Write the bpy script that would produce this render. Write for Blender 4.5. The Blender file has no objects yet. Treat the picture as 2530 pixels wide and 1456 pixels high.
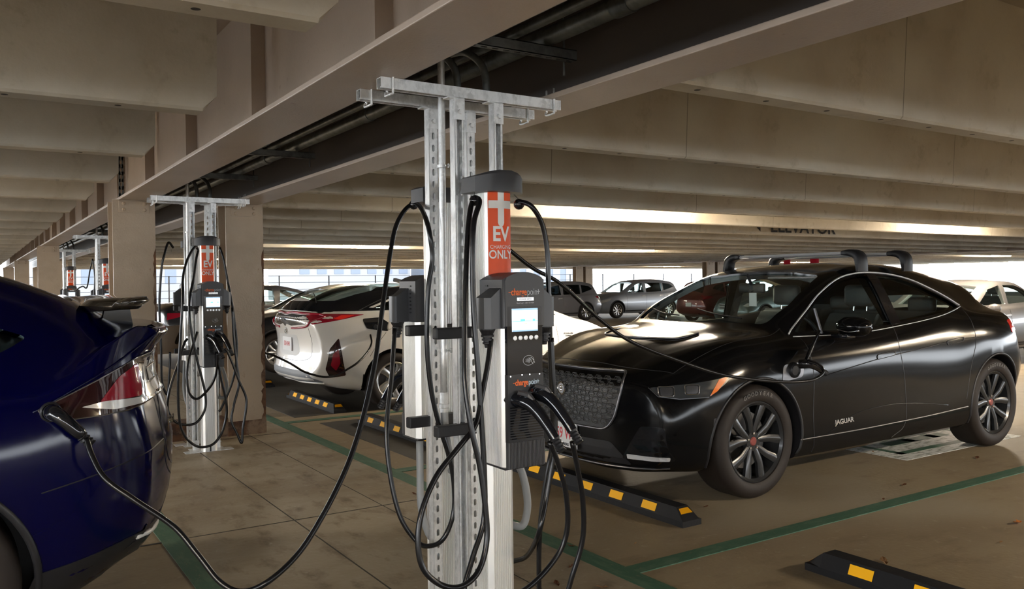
import bpy, bmesh, math, random
from mathutils import Vector, Matrix
from mathutils.bvhtree import BVHTree
random.seed(7)
PI = math.pi
scene = bpy.context.scene
COL = scene.collection

# ---------------------------------------------------------------- camera, world, lamps, exposure
cam_data = bpy.data.cameras.new('camera')
cam_data.sensor_fit = 'HORIZONTAL'; cam_data.sensor_width = 36.0
cam_data.lens = 2065.0 / 2530.0 * 36.0
cam_data.clip_start = 0.05; cam_data.clip_end = 500
cam = bpy.data.objects.new('camera', cam_data); COL.objects.link(cam)
cam.matrix_world = Matrix(((0.83895205, 0.01712147, -0.54393594, 0.0),
                           (-0.54409314, 0.00609377, -0.83900269, 0.0),
                           (-0.01105034, 0.99983485, 0.01442805, 1.43),
                           (0, 0, 0, 1)))
scene.camera = cam

world = bpy.data.worlds.new('overcast_sky'); scene.world = world
world.use_nodes = True
wn = world.node_tree.nodes
wn['Background'].inputs['Color'].default_value = (0.90, 0.95, 1.0, 1)
wn['Background'].inputs['Strength'].default_value = 2.4

scene.view_settings.view_transform = 'Standard'
scene.view_settings.look = 'None'
scene.view_settings.gamma = 1.0
scene.view_settings.use_curve_mapping = False
scene.view_settings.exposure = 2.2
scene.cycles.diffuse_bounces = 6

LAMP_STRENGTH = 92.0      # emission of the fluorescent lenses

# ---------------------------------------------------------------- materials
def mat(name, col, rough=0.5, metal=0.0, coat=0.0, spec=0.5, emit=None, estr=0.0, bump=None, var=None, trans=0.0, ior=1.45):
    m = bpy.data.materials.new(name); m.use_nodes = True
    nt = m.node_tree; b = nt.nodes['Principled BSDF']
    b.inputs['Base Color'].default_value = (*col, 1)
    b.inputs['Roughness'].default_value = rough
    b.inputs['Metallic'].default_value = metal
    b.inputs['Coat Weight'].default_value = coat
    b.inputs['Coat Roughness'].default_value = 0.03
    b.inputs['Specular IOR Level'].default_value = spec
    b.inputs['IOR'].default_value = ior
    b.inputs['Transmission Weight'].default_value = trans
    if emit:
        b.inputs['Emission Color'].default_value = (*emit, 1)
        b.inputs['Emission Strength'].default_value = estr
    if var or bump:
        tc = nt.nodes.new('ShaderNodeTexCoord')
    if var:
        # var: list of (scale, detail, low, high, colour, (sx,sy,sz))
        prev = None
        for (sc, det, lo, hi, c2, st) in var:
            mp = nt.nodes.new('ShaderNodeMapping'); mp.inputs['Scale'].default_value = st
            n = nt.nodes.new('ShaderNodeTexNoise'); n.inputs['Scale'].default_value = sc; n.inputs['Detail'].default_value = det
            n.inputs['Roughness'].default_value = 0.62
            r = nt.nodes.new('ShaderNodeMapRange'); r.inputs['From Min'].default_value = lo; r.inputs['From Max'].default_value = hi
            mx = nt.nodes.new('ShaderNodeMix'); mx.data_type = 'RGBA'
            nt.links.new(tc.outputs['Object'], mp.inputs['Vector']); nt.links.new(mp.outputs['Vector'], n.inputs['Vector'])
            nt.links.new(n.outputs['Fac'], r.inputs['Value']); nt.links.new(r.outputs['Result'], mx.inputs['Factor'])
            if prev is None: mx.inputs['A'].default_value = (*col, 1)
            else: nt.links.new(prev, mx.inputs['A'])
            mx.inputs['B'].default_value = (*c2, 1)
            prev = mx.outputs['Result']
        nt.links.new(prev, b.inputs['Base Color'])
    if bump:
        sc, strength, dist = bump
        n = nt.nodes.new('ShaderNodeTexNoise'); n.inputs['Scale'].default_value = sc; n.inputs['Detail'].default_value = 6
        bp = nt.nodes.new('ShaderNodeBump'); bp.inputs['Strength'].default_value = strength; bp.inputs['Distance'].default_value = dist
        nt.links.new(tc.outputs['Object'], n.inputs['Vector']); nt.links.new(n.outputs['Fac'], bp.inputs['Height'])
        nt.links.new(bp.outputs['Normal'], b.inputs['Normal'])
    return m

def thin_glass(name, tint, rough=0.0, ior=1.5):
    m = bpy.data.materials.new(name); m.use_nodes = True
    nt = m.node_tree; nt.nodes.clear()
    out = nt.nodes.new('ShaderNodeOutputMaterial'); mix = nt.nodes.new('ShaderNodeMixShader')
    fr = nt.nodes.new('ShaderNodeFresnel'); fr.inputs['IOR'].default_value = ior
    tr = nt.nodes.new('ShaderNodeBsdfTransparent'); tr.inputs['Color'].default_value = (*tint, 1)
    gl = nt.nodes.new('ShaderNodeBsdfGlossy'); gl.inputs['Roughness'].default_value = rough
    ge = nt.nodes.new('ShaderNodeNewGeometry'); mr = nt.nodes.new('ShaderNodeMapRange')   # a thin pane reflects alike from both sides
    mr.inputs['To Min'].default_value = ior; mr.inputs['To Max'].default_value = 1.0 / ior
    nt.links.new(ge.outputs['Backfacing'], mr.inputs['Value']); nt.links.new(mr.outputs['Result'], fr.inputs['IOR'])
    nt.links.new(fr.outputs[0], mix.inputs[0]); nt.links.new(tr.outputs[0], mix.inputs[1]); nt.links.new(gl.outputs[0], mix.inputs[2])
    nt.links.new(mix.outputs[0], out.inputs[0])
    return m

ONE = (1, 1, 1)
MT = {}
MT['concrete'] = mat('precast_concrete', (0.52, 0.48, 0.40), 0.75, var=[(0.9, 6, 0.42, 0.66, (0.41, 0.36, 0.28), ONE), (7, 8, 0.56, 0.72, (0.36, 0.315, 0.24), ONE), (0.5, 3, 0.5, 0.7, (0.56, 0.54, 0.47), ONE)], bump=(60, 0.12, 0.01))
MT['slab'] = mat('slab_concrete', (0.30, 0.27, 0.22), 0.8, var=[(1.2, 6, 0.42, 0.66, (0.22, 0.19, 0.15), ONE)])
MT['floor'] = mat('floor_concrete', (0.23, 0.182, 0.115), 0.6, var=[(0.5, 6, 0.42, 0.62, (0.185, 0.140, 0.085), ONE), (2.2, 9, 0.52, 0.72, (0.15, 0.108, 0.063), (1, 2.2, 1)), (14, 6, 0.60, 0.75, (0.28, 0.24, 0.175), ONE), (0.23, 3, 0.52, 0.62, (0.25, 0.21, 0.15), ONE)], bump=(35, 0.25, 0.01))
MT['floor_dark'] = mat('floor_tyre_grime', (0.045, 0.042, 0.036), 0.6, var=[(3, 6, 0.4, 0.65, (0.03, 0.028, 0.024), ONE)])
MT['walkway'] = mat('walkway_concrete', (0.27, 0.23, 0.17), 0.55, var=[(0.9, 8, 0.42, 0.6, (0.19, 0.15, 0.10), (1, 1.7, 1)), (3.2, 9, 0.52, 0.70, (0.11, 0.078, 0.048), (2.2, 1, 1)), (20, 6, 0.62, 0.74, (0.31, 0.28, 0.22), ONE)], bump=(30, 0.3, 0.01))
MT['joint'] = mat('joint_dark', (0.03, 0.026, 0.02), 0.9)
MT['green'] = mat('green_line_paint', (0.034, 0.094, 0.058), 0.65, var=[(6, 8, 0.48, 0.68, (0.075, 0.135, 0.09), (1, 3, 1)), (30, 6, 0.58, 0.74, (0.13, 0.125, 0.085), (1, 2, 1))])
MT['whitepaint'] = mat('white_line_paint', (0.62, 0.64, 0.62), 0.6, var=[(10, 8, 0.48, 0.62, (0.20, 0.22, 0.19), (1, 3, 1))])
MT['steel_paint'] = mat('beige_steel_paint', (0.44, 0.36, 0.295), 0.42, var=[(1.3, 6, 0.45, 0.7, (0.37, 0.30, 0.24), ONE), (9, 8, 0.66, 0.78, (0.20, 0.11, 0.06), ONE)], bump=(90, 0.25, 0.004))
MT['column_paint'] = mat('beige_column_paint', (0.40, 0.31, 0.22), 0.38, var=[(2.0, 6, 0.5, 0.7, (0.34, 0.26, 0.18), ONE), (5, 9, 0.66, 0.74, (0.16, 0.075, 0.03), (1.6, 1.6, 0.7))], bump=(70, 0.4, 0.005))
MT['rust'] = mat('rust', (0.13, 0.058, 0.026), 0.8, var=[(9, 8, 0.42, 0.62, (0.045, 0.022, 0.014), ONE), (4, 6, 0.50, 0.62, (0.24, 0.165, 0.11), ONE)], bump=(60, 0.5, 0.006))
MT['galv'] = mat('galvanised_steel', (0.74, 0.75, 0.75), 0.38, 0.6, var=[(26, 6, 0.42, 0.62, (0.52, 0.53, 0.53), (1, 1, 0.4)), (60, 4, 0.5, 0.65, (0.75, 0.76, 0.76), ONE)])
MT['galv_dark'] = mat('dull_galvanised_steel', (0.17, 0.18, 0.18), 0.5, 0.7, var=[(14, 6, 0.42, 0.66, (0.10, 0.105, 0.105), ONE)])
MT['shaded_web'] = mat('shade_darkened_steel', (0.085, 0.074, 0.07), 0.5)  # right girder web: shade of the girder gap put into the steel colour
MT['conduit'] = mat('conduit_steel', (0.22, 0.24, 0.24), 0.38, 0.8, var=[(12, 6, 0.42, 0.66, (0.13, 0.14, 0.14), ONE)])
MT['alu'] = mat('anodised_aluminium', (0.80, 0.79, 0.76), 0.38, 0.55)
MT['head'] = mat('dark_grey_plastic', (0.045, 0.045, 0.048), 0.42)
MT['holster'] = mat('graphite_plastic', (0.055, 0.057, 0.062), 0.34, 0.1)
MT['black'] = mat('black_plastic', (0.012, 0.012, 0.014), 0.45)
MT['gloss_black'] = mat('gloss_black', (0.006, 0.007, 0.010), 0.08, coat=0.6)
MT['cable'] = mat('black_cable_rubber', (0.006, 0.006, 0.007), 0.24, spec=0.45)
MT['flex'] = mat('grey_flex_conduit', (0.22, 0.23, 0.24), 0.45)
MT['orange'] = mat('orange_panel', (0.74, 0.075, 0.006), 0.3, spec=0.25)
MT['panel_white'] = mat('panel_white', (0.78, 0.76, 0.72), 0.4)
MT['logo_orange'] = mat('logo_orange', (0.72, 0.14, 0.03), 0.5)
MT['logo_grey'] = mat('logo_grey', (0.42, 0.43, 0.45), 0.5)
MT['logo_blue'] = mat('logo_blue', (0.50, 0.62, 0.72), 0.5)
MT['screen'] = mat('lit_screen', (0.8, 0.9, 1.0), 0.2, emit=(0.86, 0.95, 1.0), estr=0.42)
MT['screen_blue'] = mat('screen_blue', (0.1, 0.5, 0.7), 0.2, emit=(0.10, 0.62, 0.78), estr=0.3)
MT['screen_bar'] = mat('screen_bar', (0.2, 0.35, 0.5), 0.2, emit=(0.22, 0.36, 0.50), estr=0.28)
MT['screen_gold'] = mat('screen_gold', (0.9, 0.6, 0.2), 0.2, emit=(0.9, 0.62, 0.25), estr=0.3)
MT['led'] = mat('white_led', (1, 1, 1), 0.3, emit=(1, 1, 1), estr=4)
MT['lamp_lens'] = mat('fluorescent_lens', (1, 0.9, 0.75), 0.4, emit=(1.0, 0.85, 0.66), estr=LAMP_STRENGTH)
MT['lamp_body'] = mat('lamp_body', (0.5, 0.48, 0.44), 0.5)
MT['rubber'] = mat('black_rubber_block', (0.007, 0.007, 0.008), 0.6, spec=0.25, bump=(60, 0.3, 0.003))
MT['yellow'] = mat('yellow_reflector', (0.86, 0.43, 0.008), 0.45, spec=0.2)
MT['chrome'] = mat('chrome', (0.75, 0.75, 0.75), 0.07, 1.0)
MT['silver'] = mat('silver_trim', (0.72, 0.73, 0.74), 0.25, 0.45)
MT['tyre'] = mat('tyre_rubber', (0.016, 0.0115, 0.009), 0.6, spec=0.3, bump=(55, 0.3, 0.002))
MT['tyre_text'] = mat('tyre_lettering', (0.10, 0.09, 0.08), 0.5)
MT['rim_black'] = mat('gloss_black_rim', (0.022, 0.023, 0.025), 0.25, 0.2, coat=0.15)
MT['rim_silver'] = mat('silver_rim', (0.55, 0.55, 0.55), 0.22, 0.9)
MT['disc'] = mat('brake_disc_steel', (0.18, 0.17, 0.16), 0.4, 0.9)
MT['interior'] = mat('car_interior', (0.035, 0.036, 0.036), 0.6)
MT['seat'] = mat('seat_leather', (0.060, 0.062, 0.062), 0.45)
MT['red_lens'] = mat('red_lens', (0.26, 0.005, 0.018), 0.10, coat=0.8)
MT['red_bright'] = mat('bright_red_lens', (0.80, 0.03, 0.02), 0.12, coat=0.8)
MT['amber'] = mat('amber_lens', (0.75, 0.16, 0.01), 0.18, coat=0.6)
MT['clear_lens'] = mat('clear_lens', (0.78, 0.78, 0.76), 0.12, 0.4, coat=0.8)
MT['smoke_lens'] = mat('smoked_lens', (0.05, 0.055, 0.06), 0.08, 0.2, coat=0.9)
MT['plate'] = mat('white_plate', (0.62, 0.62, 0.62), 0.4)
MT['plate_red'] = mat('plate_red', (0.50, 0.02, 0.03), 0.5)
MT['leaf'] = mat('dry_leaf', (0.16, 0.065, 0.028), 0.7)
MT['leaf_pale'] = mat('pale_dry_leaf', (0.34, 0.20, 0.10), 0.7)
MT['red_paint'] = mat('red_pipe_paint', (0.42, 0.012, 0.03), 0.4)
MT['ochre'] = mat('ochre_pipe', (0.36, 0.22, 0.05), 0.5)
MT['letter'] = mat('black_stencil', (0.012, 0.012, 0.012), 0.6)
MT['glass_dark'] = thin_glass('privacy_glass', (0.10, 0.12, 0.12))
MT['glass'] = thin_glass('green_tinted_glass', (0.86, 0.94, 0.91))
MT['glass_side'] = thin_glass('side_glass', (0.66, 0.74, 0.72))
MT['facade'] = mat('pale_facade', (0.115, 0.12, 0.13), 0.7)
MT['facade_blue'] = mat('blue_facade', (0.06, 0.075, 0.105), 0.5)
MT['ground'] = mat('outside_ground', (0.55, 0.55, 0.54), 0.8)
def paint(name, col, metal=0.35, rough=0.32):
    return mat(name, col, rough, metal, coat=0.5)

# ---------------------------------------------------------------- helpers
def obj(name, bm, m, parent=None, smooth=False, loc=None):
    me = bpy.data.meshes.new(name)
    bmesh.ops.recalc_face_normals(bm, faces=bm.faces[:])
    bm.to_mesh(me); bm.free()
    for x in (m if isinstance(m, (list, tuple)) else [m]): me.materials.append(x)
    if smooth:
        for p in me.polygons: p.use_smooth = True
        if smooth != True: me.set_sharp_from_angle(angle=math.radians(smooth))
    o = bpy.data.objects.new(name, me); COL.objects.link(o)
    if parent is not None: o.parent = parent
    if loc: o.location = loc
    return o

def tag(o, label=None, cat=None, group=None, kind=None):
    if label: o['label'] = label
    if cat: o['category'] = cat
    if group: o['group'] = group
    if kind: o['kind'] = kind
    return o

def thing(name, label, cat, loc=(0, 0, 0), rz=0.0, group=None):
    o = bpy.data.objects.new(name, None); COL.objects.link(o)
    o.empty_display_size = 0.1; o.location = loc; o.rotation_euler = (0, 0, rz)
    return tag(o, label, cat, group)

def kids(o): return [c for c in bpy.data.objects if c.parent == o]
def dup(root, loc, rz=None, label=None, parent=None):
    r = root.copy(); COL.objects.link(r)
    if parent is not None: r.parent = parent
    if loc is not None: r.location = loc
    if rz is not None: r.rotation_euler = (0, 0, rz)
    if label: r['label'] = label
    for c in kids(root): dup(c, None, None, None, r)
    return r

B = bmesh.new
def box(bm, x0, x1, y0, y1, z0, z1, bev=0.0, mi=0):
    r = bmesh.ops.create_cube(bm, size=1.0)
    vs = r['verts']
    for v in vs:
        v.co = Vector(((x0 + x1) / 2 + v.co.x * (x1 - x0), (y0 + y1) / 2 + v.co.y * (y1 - y0), (z0 + z1) / 2 + v.co.z * (z1 - z0)))
    fs = set(f for v in vs for f in v.link_faces)
    for f in fs: f.material_index = mi
    if bev:
        es = list(set(e for v in vs for e in v.link_edges))
        bmesh.ops.bevel(bm, geom=es, offset=bev, segments=2, affect='EDGES', profile=0.5)
    return bm

def prism(bm, poly, axis, a, b, mi=0):
    """poly of 2D points extruded along an axis; axis 'x': (y,z), 'y': (x,z), 'z': (x,y)"""
    def p3(p, t):
        return Vector({'x': (t, p[0], p[1]), 'y': (p[0], t, p[1]), 'z': (p[0], p[1], t)}[axis])
    A = [bm.verts.new(p3(p, a)) for p in poly]; C = [bm.verts.new(p3(p, b)) for p in poly]
    n = len(poly); fs = [bm.faces.new(A), bm.faces.new(C[::-1])]
    for i in range(n): fs.append(bm.faces.new((A[i], C[i], C[(i + 1) % n], A[(i + 1) % n])))
    for f in fs: f.material_index = mi
    return bm

def crom(pts, n=8, closed=False):
    P = [Vector(p) for p in pts]; out = []
    N = len(P); rng = range(N if closed else N - 1)
    for i in rng:
        p1, p2 = P[i], P[(i + 1) % N]
        p0 = P[i - 1] if (i > 0 or closed) else p1 * 2 - p2
        p3 = P[(i + 2) % N] if (i + 2 < N or closed) else p2 * 2 - p1
        for k in range(n):
            t = k / n
            out.append(0.5 * ((2 * p1) + (p2 - p0) * t + (2 * p0 - 5 * p1 + 4 * p2 - p3) * t * t + (3 * p1 - p0 - 3 * p2 + p3) * t ** 3))
    if not closed: out.append(P[-1])
    return out

def tube(bm, pts, r, seg=10, closed=False, mi=0, cap=True):
    pts = [Vector(p) for p in pts]; n = len(pts)
    rs = r if isinstance(r, (list, tuple)) else [r] * n
    up = None; rings = []
    for i, p in enumerate(pts):
        a = pts[i - 1] if (i > 0 or closed) else p; c = pts[(i + 1) % n] if (i < n - 1 or closed) else p
        d = (c - a)
        if d.length < 1e-9: d = Vector((0, 0, 1))
        d.normalize()
        if up is None:
            up = Vector((0, 0, 1)) if abs(d.z) < 0.9 else Vector((1, 0, 0))
        up = (up - d * up.dot(d))
        if up.length < 1e-6: up = d.orthogonal()
        up.normalize(); s = d.cross(up)
        rings.append([bm.verts.new(p + (up * math.cos(2 * PI * k / seg) + s * math.sin(2 * PI * k / seg)) * rs[i]) for k in range(seg)])
    m = n if closed else n - 1
    for i in range(m):
        A, C = rings[i], rings[(i + 1) % n]
        for k in range(seg):
            f = bm.faces.new((A[k], A[(k + 1) % seg], C[(k + 1) % seg], C[k])); f.material_index = mi
    if cap and not closed:
        bm.faces.new(rings[0][::-1]).material_index = mi; bm.faces.new(rings[-1]).material_index = mi
    return bm

def lathe(bm, prof, M=None, seg=32, closed=False, mi=0):
    """prof: (r, h) points, spun about local z, then transformed by M"""
    M = M or Matrix.Identity(4); rings = []
    for (r, h) in prof:
        if r < 1e-6: rings.append([bm.verts.new(M @ Vector((0, 0, h)))])
        else: rings.append([bm.verts.new(M @ Vector((r * math.cos(2 * PI * k / seg), r * math.sin(2 * PI * k / seg), h))) for k in range(seg)])
    R = list(zip(rings, rings[1:])) + ([(rings[-1], rings[0])] if closed else [])
    for A, C in R:
        for k in range(seg):
            q = (k + 1) % seg
            if len(A) == 1 and len(C) == 1: continue
            if len(A) == 1: f = bm.faces.new((A[0], C[k], C[q]))
            elif len(C) == 1: f = bm.faces.new((A[k], C[0], A[q]))
            else: f = bm.faces.new((A[k], C[k], C[q], A[q]))
            f.material_index = mi
    return bm

MX = Matrix.Rotation(PI / 2, 4, 'Y')      # local z -> +x
MY = Matrix.Rotation(-PI / 2, 4, 'X')     # local z -> +y
def cyl(bm, p0, p1, r, seg=16, r1=None, mi=0):
    return tube(bm, [p0, p1], [r, r if r1 is None else r1], seg, mi=mi)

def text(body, size, m, parent, name, loc, rot, depth=0.001, sx=1.0, bold=0.0, shear=0.0, align='CENTER', space=1.0):
    c = bpy.data.curves.new(name, 'FONT'); c.body = body; c.size = size; c.extrude = depth; c.offset = bold
    c.align_x = align; c.align_y = 'CENTER'; c.shear = shear; c.space_character = space; c.resolution_u = 3
    t = bpy.data.objects.new(name, c)
    me = bpy.data.meshes.new_from_object(t); bpy.data.objects.remove(t)
    me.transform(Matrix.Diagonal((sx, 1, 1, 1)))
    me.materials.clear(); me.materials.append(m)
    o = bpy.data.objects.new(name, me); COL.objects.link(o); o.parent = parent
    o.location = loc; o.rotation_euler = rot
    return o
FACE_S = (PI / 2, 0, 0)     # text readable from -y
# ---------------------------------------------------------------- the garage
Z0 = 2.20; ZS = 2.93
bm = B(); prism(bm, [(-9, 0), (9.5, 0), (21, -0.22), (50, -0.22), (50, -0.5), (-9, -0.5)], 'y', -14, 44)
floor = tag(obj('floor', bm, MT['floor']), kind='structure')
bm = B(); box(bm, -300, 400, -200, 400, -0.6, -0.31)
tag(obj('ground_outside', bm, MT['ground']), kind='structure')
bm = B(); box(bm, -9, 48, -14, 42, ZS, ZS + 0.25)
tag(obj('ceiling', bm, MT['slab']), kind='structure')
# walkway strip under the chargers, with control joints
bm = B(); box(bm, 0.88, 2.60, -6, 40, -0.02, 0.004)
tag(obj('trim_1', bm, MT['walkway']), kind='structure')
jb = B()
for k in range(-2, 14):
    box(jb, 0.62, 2.60, 4.95 + 3.0 * k, 4.962 + 3.0 * k, 0.0, 0.0050)
box(jb, 1.62, 1.628, -6, 40, 0, 0.0048); box(jb, 2.20, 2.206, -6, 40, 0, 0.0048)
tag(obj('trim_2', jb, MT['joint']), kind='structure')
# darker grime where tyres stop
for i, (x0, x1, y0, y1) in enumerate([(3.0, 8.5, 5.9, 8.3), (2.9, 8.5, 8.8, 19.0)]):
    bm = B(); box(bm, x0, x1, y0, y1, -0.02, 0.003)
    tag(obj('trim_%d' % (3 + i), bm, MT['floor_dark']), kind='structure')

# precast stems (double-tee ribs) with dimples in the soffit
def stem_mat():
    m = MT['concrete'].copy(); m.name = 'precast_stem'
    nt = m.node_tree; b = nt.nodes['Principled BSDF']
    tc = nt.nodes.new('ShaderNodeTexCoord'); sp = nt.nodes.new('ShaderNodeSeparateXYZ')
    nt.links.new(tc.outputs['Object'], sp.inputs[0])
    def mth(op, a, bb=None):
        n = nt.nodes.new('ShaderNodeMath'); n.operation = op
        for i, v in enumerate((a, bb)):
            if v is None: continue
            if isinstance(v, (int, float)): n.inputs[i].default_value = v
            else: nt.links.new(v, n.inputs[i])
        return n.outputs[0]
    fx = mth('FRACT', mth('DIVIDE', sp.outputs['X'], 0.42))
    dx = mth('MULTIPLY', mth('ABSOLUTE', mth('SUBTRACT', fx, 0.5)), 0.42)
    near = mth('LESS_THAN', mth('ADD', mth('POWER', dx, 2.0), mth('POWER', sp.outputs['Y'], 2.0)), 0.00019)
    low = mth('LESS_THAN', sp.outputs['Z'], 0.004)
    seam = mth('LESS_THAN', mth('ABSOLUTE', mth('SUBTRACT', mth('FRACT', mth('DIVIDE', sp.outputs['X'], 3.1)), 0.5)), 0.0011)
    hole = mth('MAXIMUM', mth('MULTIPLY', near, low), mth('MULTIPLY', seam, 0.55))
    src = b.inputs['Base Color'].links[0].from_socket
    mx = nt.nodes.new('ShaderNodeMix'); mx.data_type = 'RGBA'
    nt.links.new(hole, mx.inputs['Factor']); nt.links.new(src, mx.inputs['A']); mx.inputs['B'].default_value = (0.03, 0.025, 0.02, 1)
    nt.links.new(mx.outputs['Result'], b.inputs['Base Color'])
    return m
MT['stem'] = stem_mat()
def stem_bm(length, chamf_l, chamf_r):
    bm = B(); H = ZS - 2.215
    prof = [(-0.105, H + 0.03), (-0.068, 0.012), (-0.055, 0.0), (0.055, 0.0), (0.068, 0.012), (0.105, H + 0.03)]
    xs = [(0, chamf_l), (0.06 if chamf_l else 0.001, 0), (length - (0.06 if chamf_r else 0.001), 0), (length, chamf_r)]
    rings = [[bm.verts.new((x, y, max(z, ch))) for (y, z) in prof] for (x, ch) in xs]
    for A, C in zip(rings, rings[1:]):
        for k in range(len(prof)): bm.faces.new((A[k], A[(k + 1) % 6], C[(k + 1) % 6], C[k]))
    bm.faces.new(rings[0]); bm.faces.new(rings[-1][::-1])
    return bm
STEP = 1.485
n = 10
protoL = protoR = protoF = None
for k in range(-11, 27):
    y = 2.48 + STEP * k
    for side, (x0, ln) in (('L', (-8.9, 9.85)), ('R', (2.32, 23.5)), ('F', (26.9, 20))):
        if side == 'F' and k < 3: continue
        if side == 'L':
            if protoL is None: protoL = obj('trim_%d' % n, stem_bm(ln, 0, 0.07), MT['stem'])
            o = bpy.data.objects.new('trim_%d' % n, protoL.data) if k > -11 else protoL
        elif side == 'R':
            if protoR is None: protoR = obj('trim_%d' % n, stem_bm(ln, 0.07, 0.07), MT['stem']); o = protoR
            else: o = bpy.data.objects.new('trim_%d' % n, protoR.data)
        else:
            if protoF is None: protoF = obj('trim_%d' % n, stem_bm(ln, 0.07, 0), MT['stem']); o = protoF
            else: o = bpy.data.objects.new('trim_%d' % n, protoF.data)
        if o.name not in COL.objects: COL.objects.link(o)
        o.location = (x0, y, 2.215); tag(o, kind='structure'); n += 1
# a direction sign painted on a stem face
sg = thing('painted_sign', 'black stencilled ELEVATOR with arrow painted on a concrete rib above the black SUV', 'sign', (12.55, 9.80, 2.265))
text('ELEVATOR', 0.30, MT['letter'], sg, 'lettering', (0.1, 0.0, 0.09), FACE_S, 0.001, 1.25, 0.006)
bm = B(); prism(bm, [(-1.36, 0.22), (-1.06, 0.22), (-1.06, 0.0)], 'y', -0.002, 0.0)
obj('arrow', bm, MT['letter'], sg)

# steel girders: plate I-beams with stiffeners, in pairs along y
def girder(x0, x1, y0, y1, label, stiff, webm='steel_paint'):
    g = thing('steel_girder', label, 'beam', ((x0 + x1) / 2, 0, Z0), 0, 'steel girder pairs')
    w = (x1 - x0) / 2
    bm = B(); box(bm, -w, w, y0, y1, 0.0, 0.024, 0.004); obj('bottom_flange', bm, MT['steel_paint'], g)
    bm = B(); box(bm, -w, w, y0, y1, 0.70, 0.724); obj('top_flange', bm, MT['steel_paint'], g)
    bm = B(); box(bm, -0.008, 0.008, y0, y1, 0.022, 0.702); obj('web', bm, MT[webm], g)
    for (y, s) in stiff:
        bm = B(); a, b_ = (-w + 0.058, -0.006) if s < 0 else (0.006, w - 0.015)
        prism(bm, [(a, 0.06), (a, 0.66), (b_, 0.70), (b_, 0.024), (a + (0.03 if s < 0 else 0), 0.024)] if s < 0 else [(b_, 0.06), (b_, 0.66), (a, 0.70), (a, 0.024), (b_ - 0.03, 0.024)], 'y', y, y + 0.014)
        obj('stiffener', bm, MT['steel_paint'], g)
    return g
st = [(2.48 + STEP * k + 0.17, -1) for k in range(-4, 22)]
girder(1.115, 1.385, -13.9, 41.9, 'beige steel girder over the left edge of the charger row', st)
girder(2.065, 2.335, -13.9, 41.9, 'beige steel girder above the right side of the charger row', [], 'shaded_web')
girder(25.95, 26.2, 0, 41.9, 'distant beige steel girder beyond the parked SUVs, left of its pair', [])
girder(26.55, 26.8, 0, 41.9, 'distant beige steel girder beyond the parked SUVs, right of its pair', [])

# H-section columns
def column(x, y, label, w=0.35, full=True):
    c = thing('steel_column', label, 'column', (x, y, 0), 0, 'painted steel columns')
    bm = B(); h = w / 2; d = 0.15
    t = 0.016
    prism(bm, [(-h, -d), (h, -d), (h, -d + t), (t / 2, -d + t), (t / 2, d - t), (h, d - t), (h, d), (-h, d), (-h, d - t), (-t / 2, d - t), (-t / 2, -d + t), (-h, -d + t)], 'z', 0.135, Z0)
    obj('shaft', bm, MT['column_paint'], c)
    bm = B(); prism(bm, [(-h - .004, -d - .004), (h + .004, -d - .004), (h + .004, d + .004), (-h - .004, d + .004)], 'z', -0.23 if x > 20 else 0.0, 0.14)
    obj('rusted_foot', bm, MT['rust'], c)['label'] = 'rust stained foot'
    bm = B(); box(bm, -0.125, 0.125, -d - 0.012, -d, Z0 - 0.115, Z0 - 0.01, 0.002); p = obj('bolt_plate', bm, MT['column_paint'], c)
    for sx in (-0.085, 0.085):
        for z in (Z0 - 0.035, Z0 - 0.088):
            bm = B(); lathe(bm, [(0.0, 0.016), (0.011, 0.014), (0.017, 0.0)], Matrix.Translation((sx, -d - 0.012, z)) @ Matrix.Rotation(PI / 2, 4, 'X'), 10)
            obj('bolt', bm, MT['column_paint'], p)
    # rust runs down the right edge
    if full:
        bm = B(); rr = random.Random(int(x * 100 + y))
        z = 0.13; L = []; R_ = []
        while z < 1.75:
            wd = 0.012 + 0.030 * rr.random() * (1.25 - z / 1.9); L.append((h - wd, z)); z += 0.035
        prism(bm, L + [(h + .001, z), (h + .001, 0.13)], 'y', -d - 0.0012, -d + 0.004)
        obj('rust_streak', bm, MT['rust'], c)
    return c
for k, y in enumerate((8.22, 17.80, 27.3, 36.8)):
    nm = ('nearest', 'second', 'third', 'farthest')[k]
    column(1.235, y, 'beige steel column left of the charger row, %s from the camera' % nm, 0.35, k == 0)
    column(2.205, y, 'beige steel column right of the charger row, %s from the camera' % nm, 0.35, k == 0)
    # tie plates between the pair
    t = thing('tie_plate', 'brown steel plates tying the %s pair of columns together' % nm, 'plate', (1.72, y, 0), 0, 'column tie plates')
    bm = B(); box(bm, -0.31, 0.31, 0.06, 0.075, 0.80, 1.06); obj('upper_plate', bm, MT['column_paint'], t)
    bm = B(); box(bm, -0.31, 0.31, -0.13, 0.13, 0.0, 0.17, 0.004); obj('base_plate', bm, MT['rust'], t)
for x, y in ((26.07, 25.0), (26.68, 25.0), (26.07, 34.0), (26.68, 34.0)):
    column(x, y, 'distant beige column by the far parked SUVs, %s, %s' % ('nearer pair' if y < 30 else 'farther pair', 'left' if x < 26.4 else 'right'), 0.45, False)
# slotted strap on the first left column
bm = B()
for s in (-1, 1): box(bm, s * 0.014 - 0.007, s * 0.014 + 0.007, 0, 0.01, 0, 0.75)
for k in range(12): box(bm, -0.02, 0.02, 0, 0.01, k * 0.064, k * 0.064 + 0.03)
s_ = obj('slotted_strap', bm, MT['galv_dark'], None, loc=(1.13, 8.03, Z0 + 0.02))
tag(s_, 'slotted steel strap hanging beside the top of the nearest left column', 'strap')

MT['rail'] = mat('railing_grey', (0.06, 0.065, 0.08), 0.5)
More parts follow.
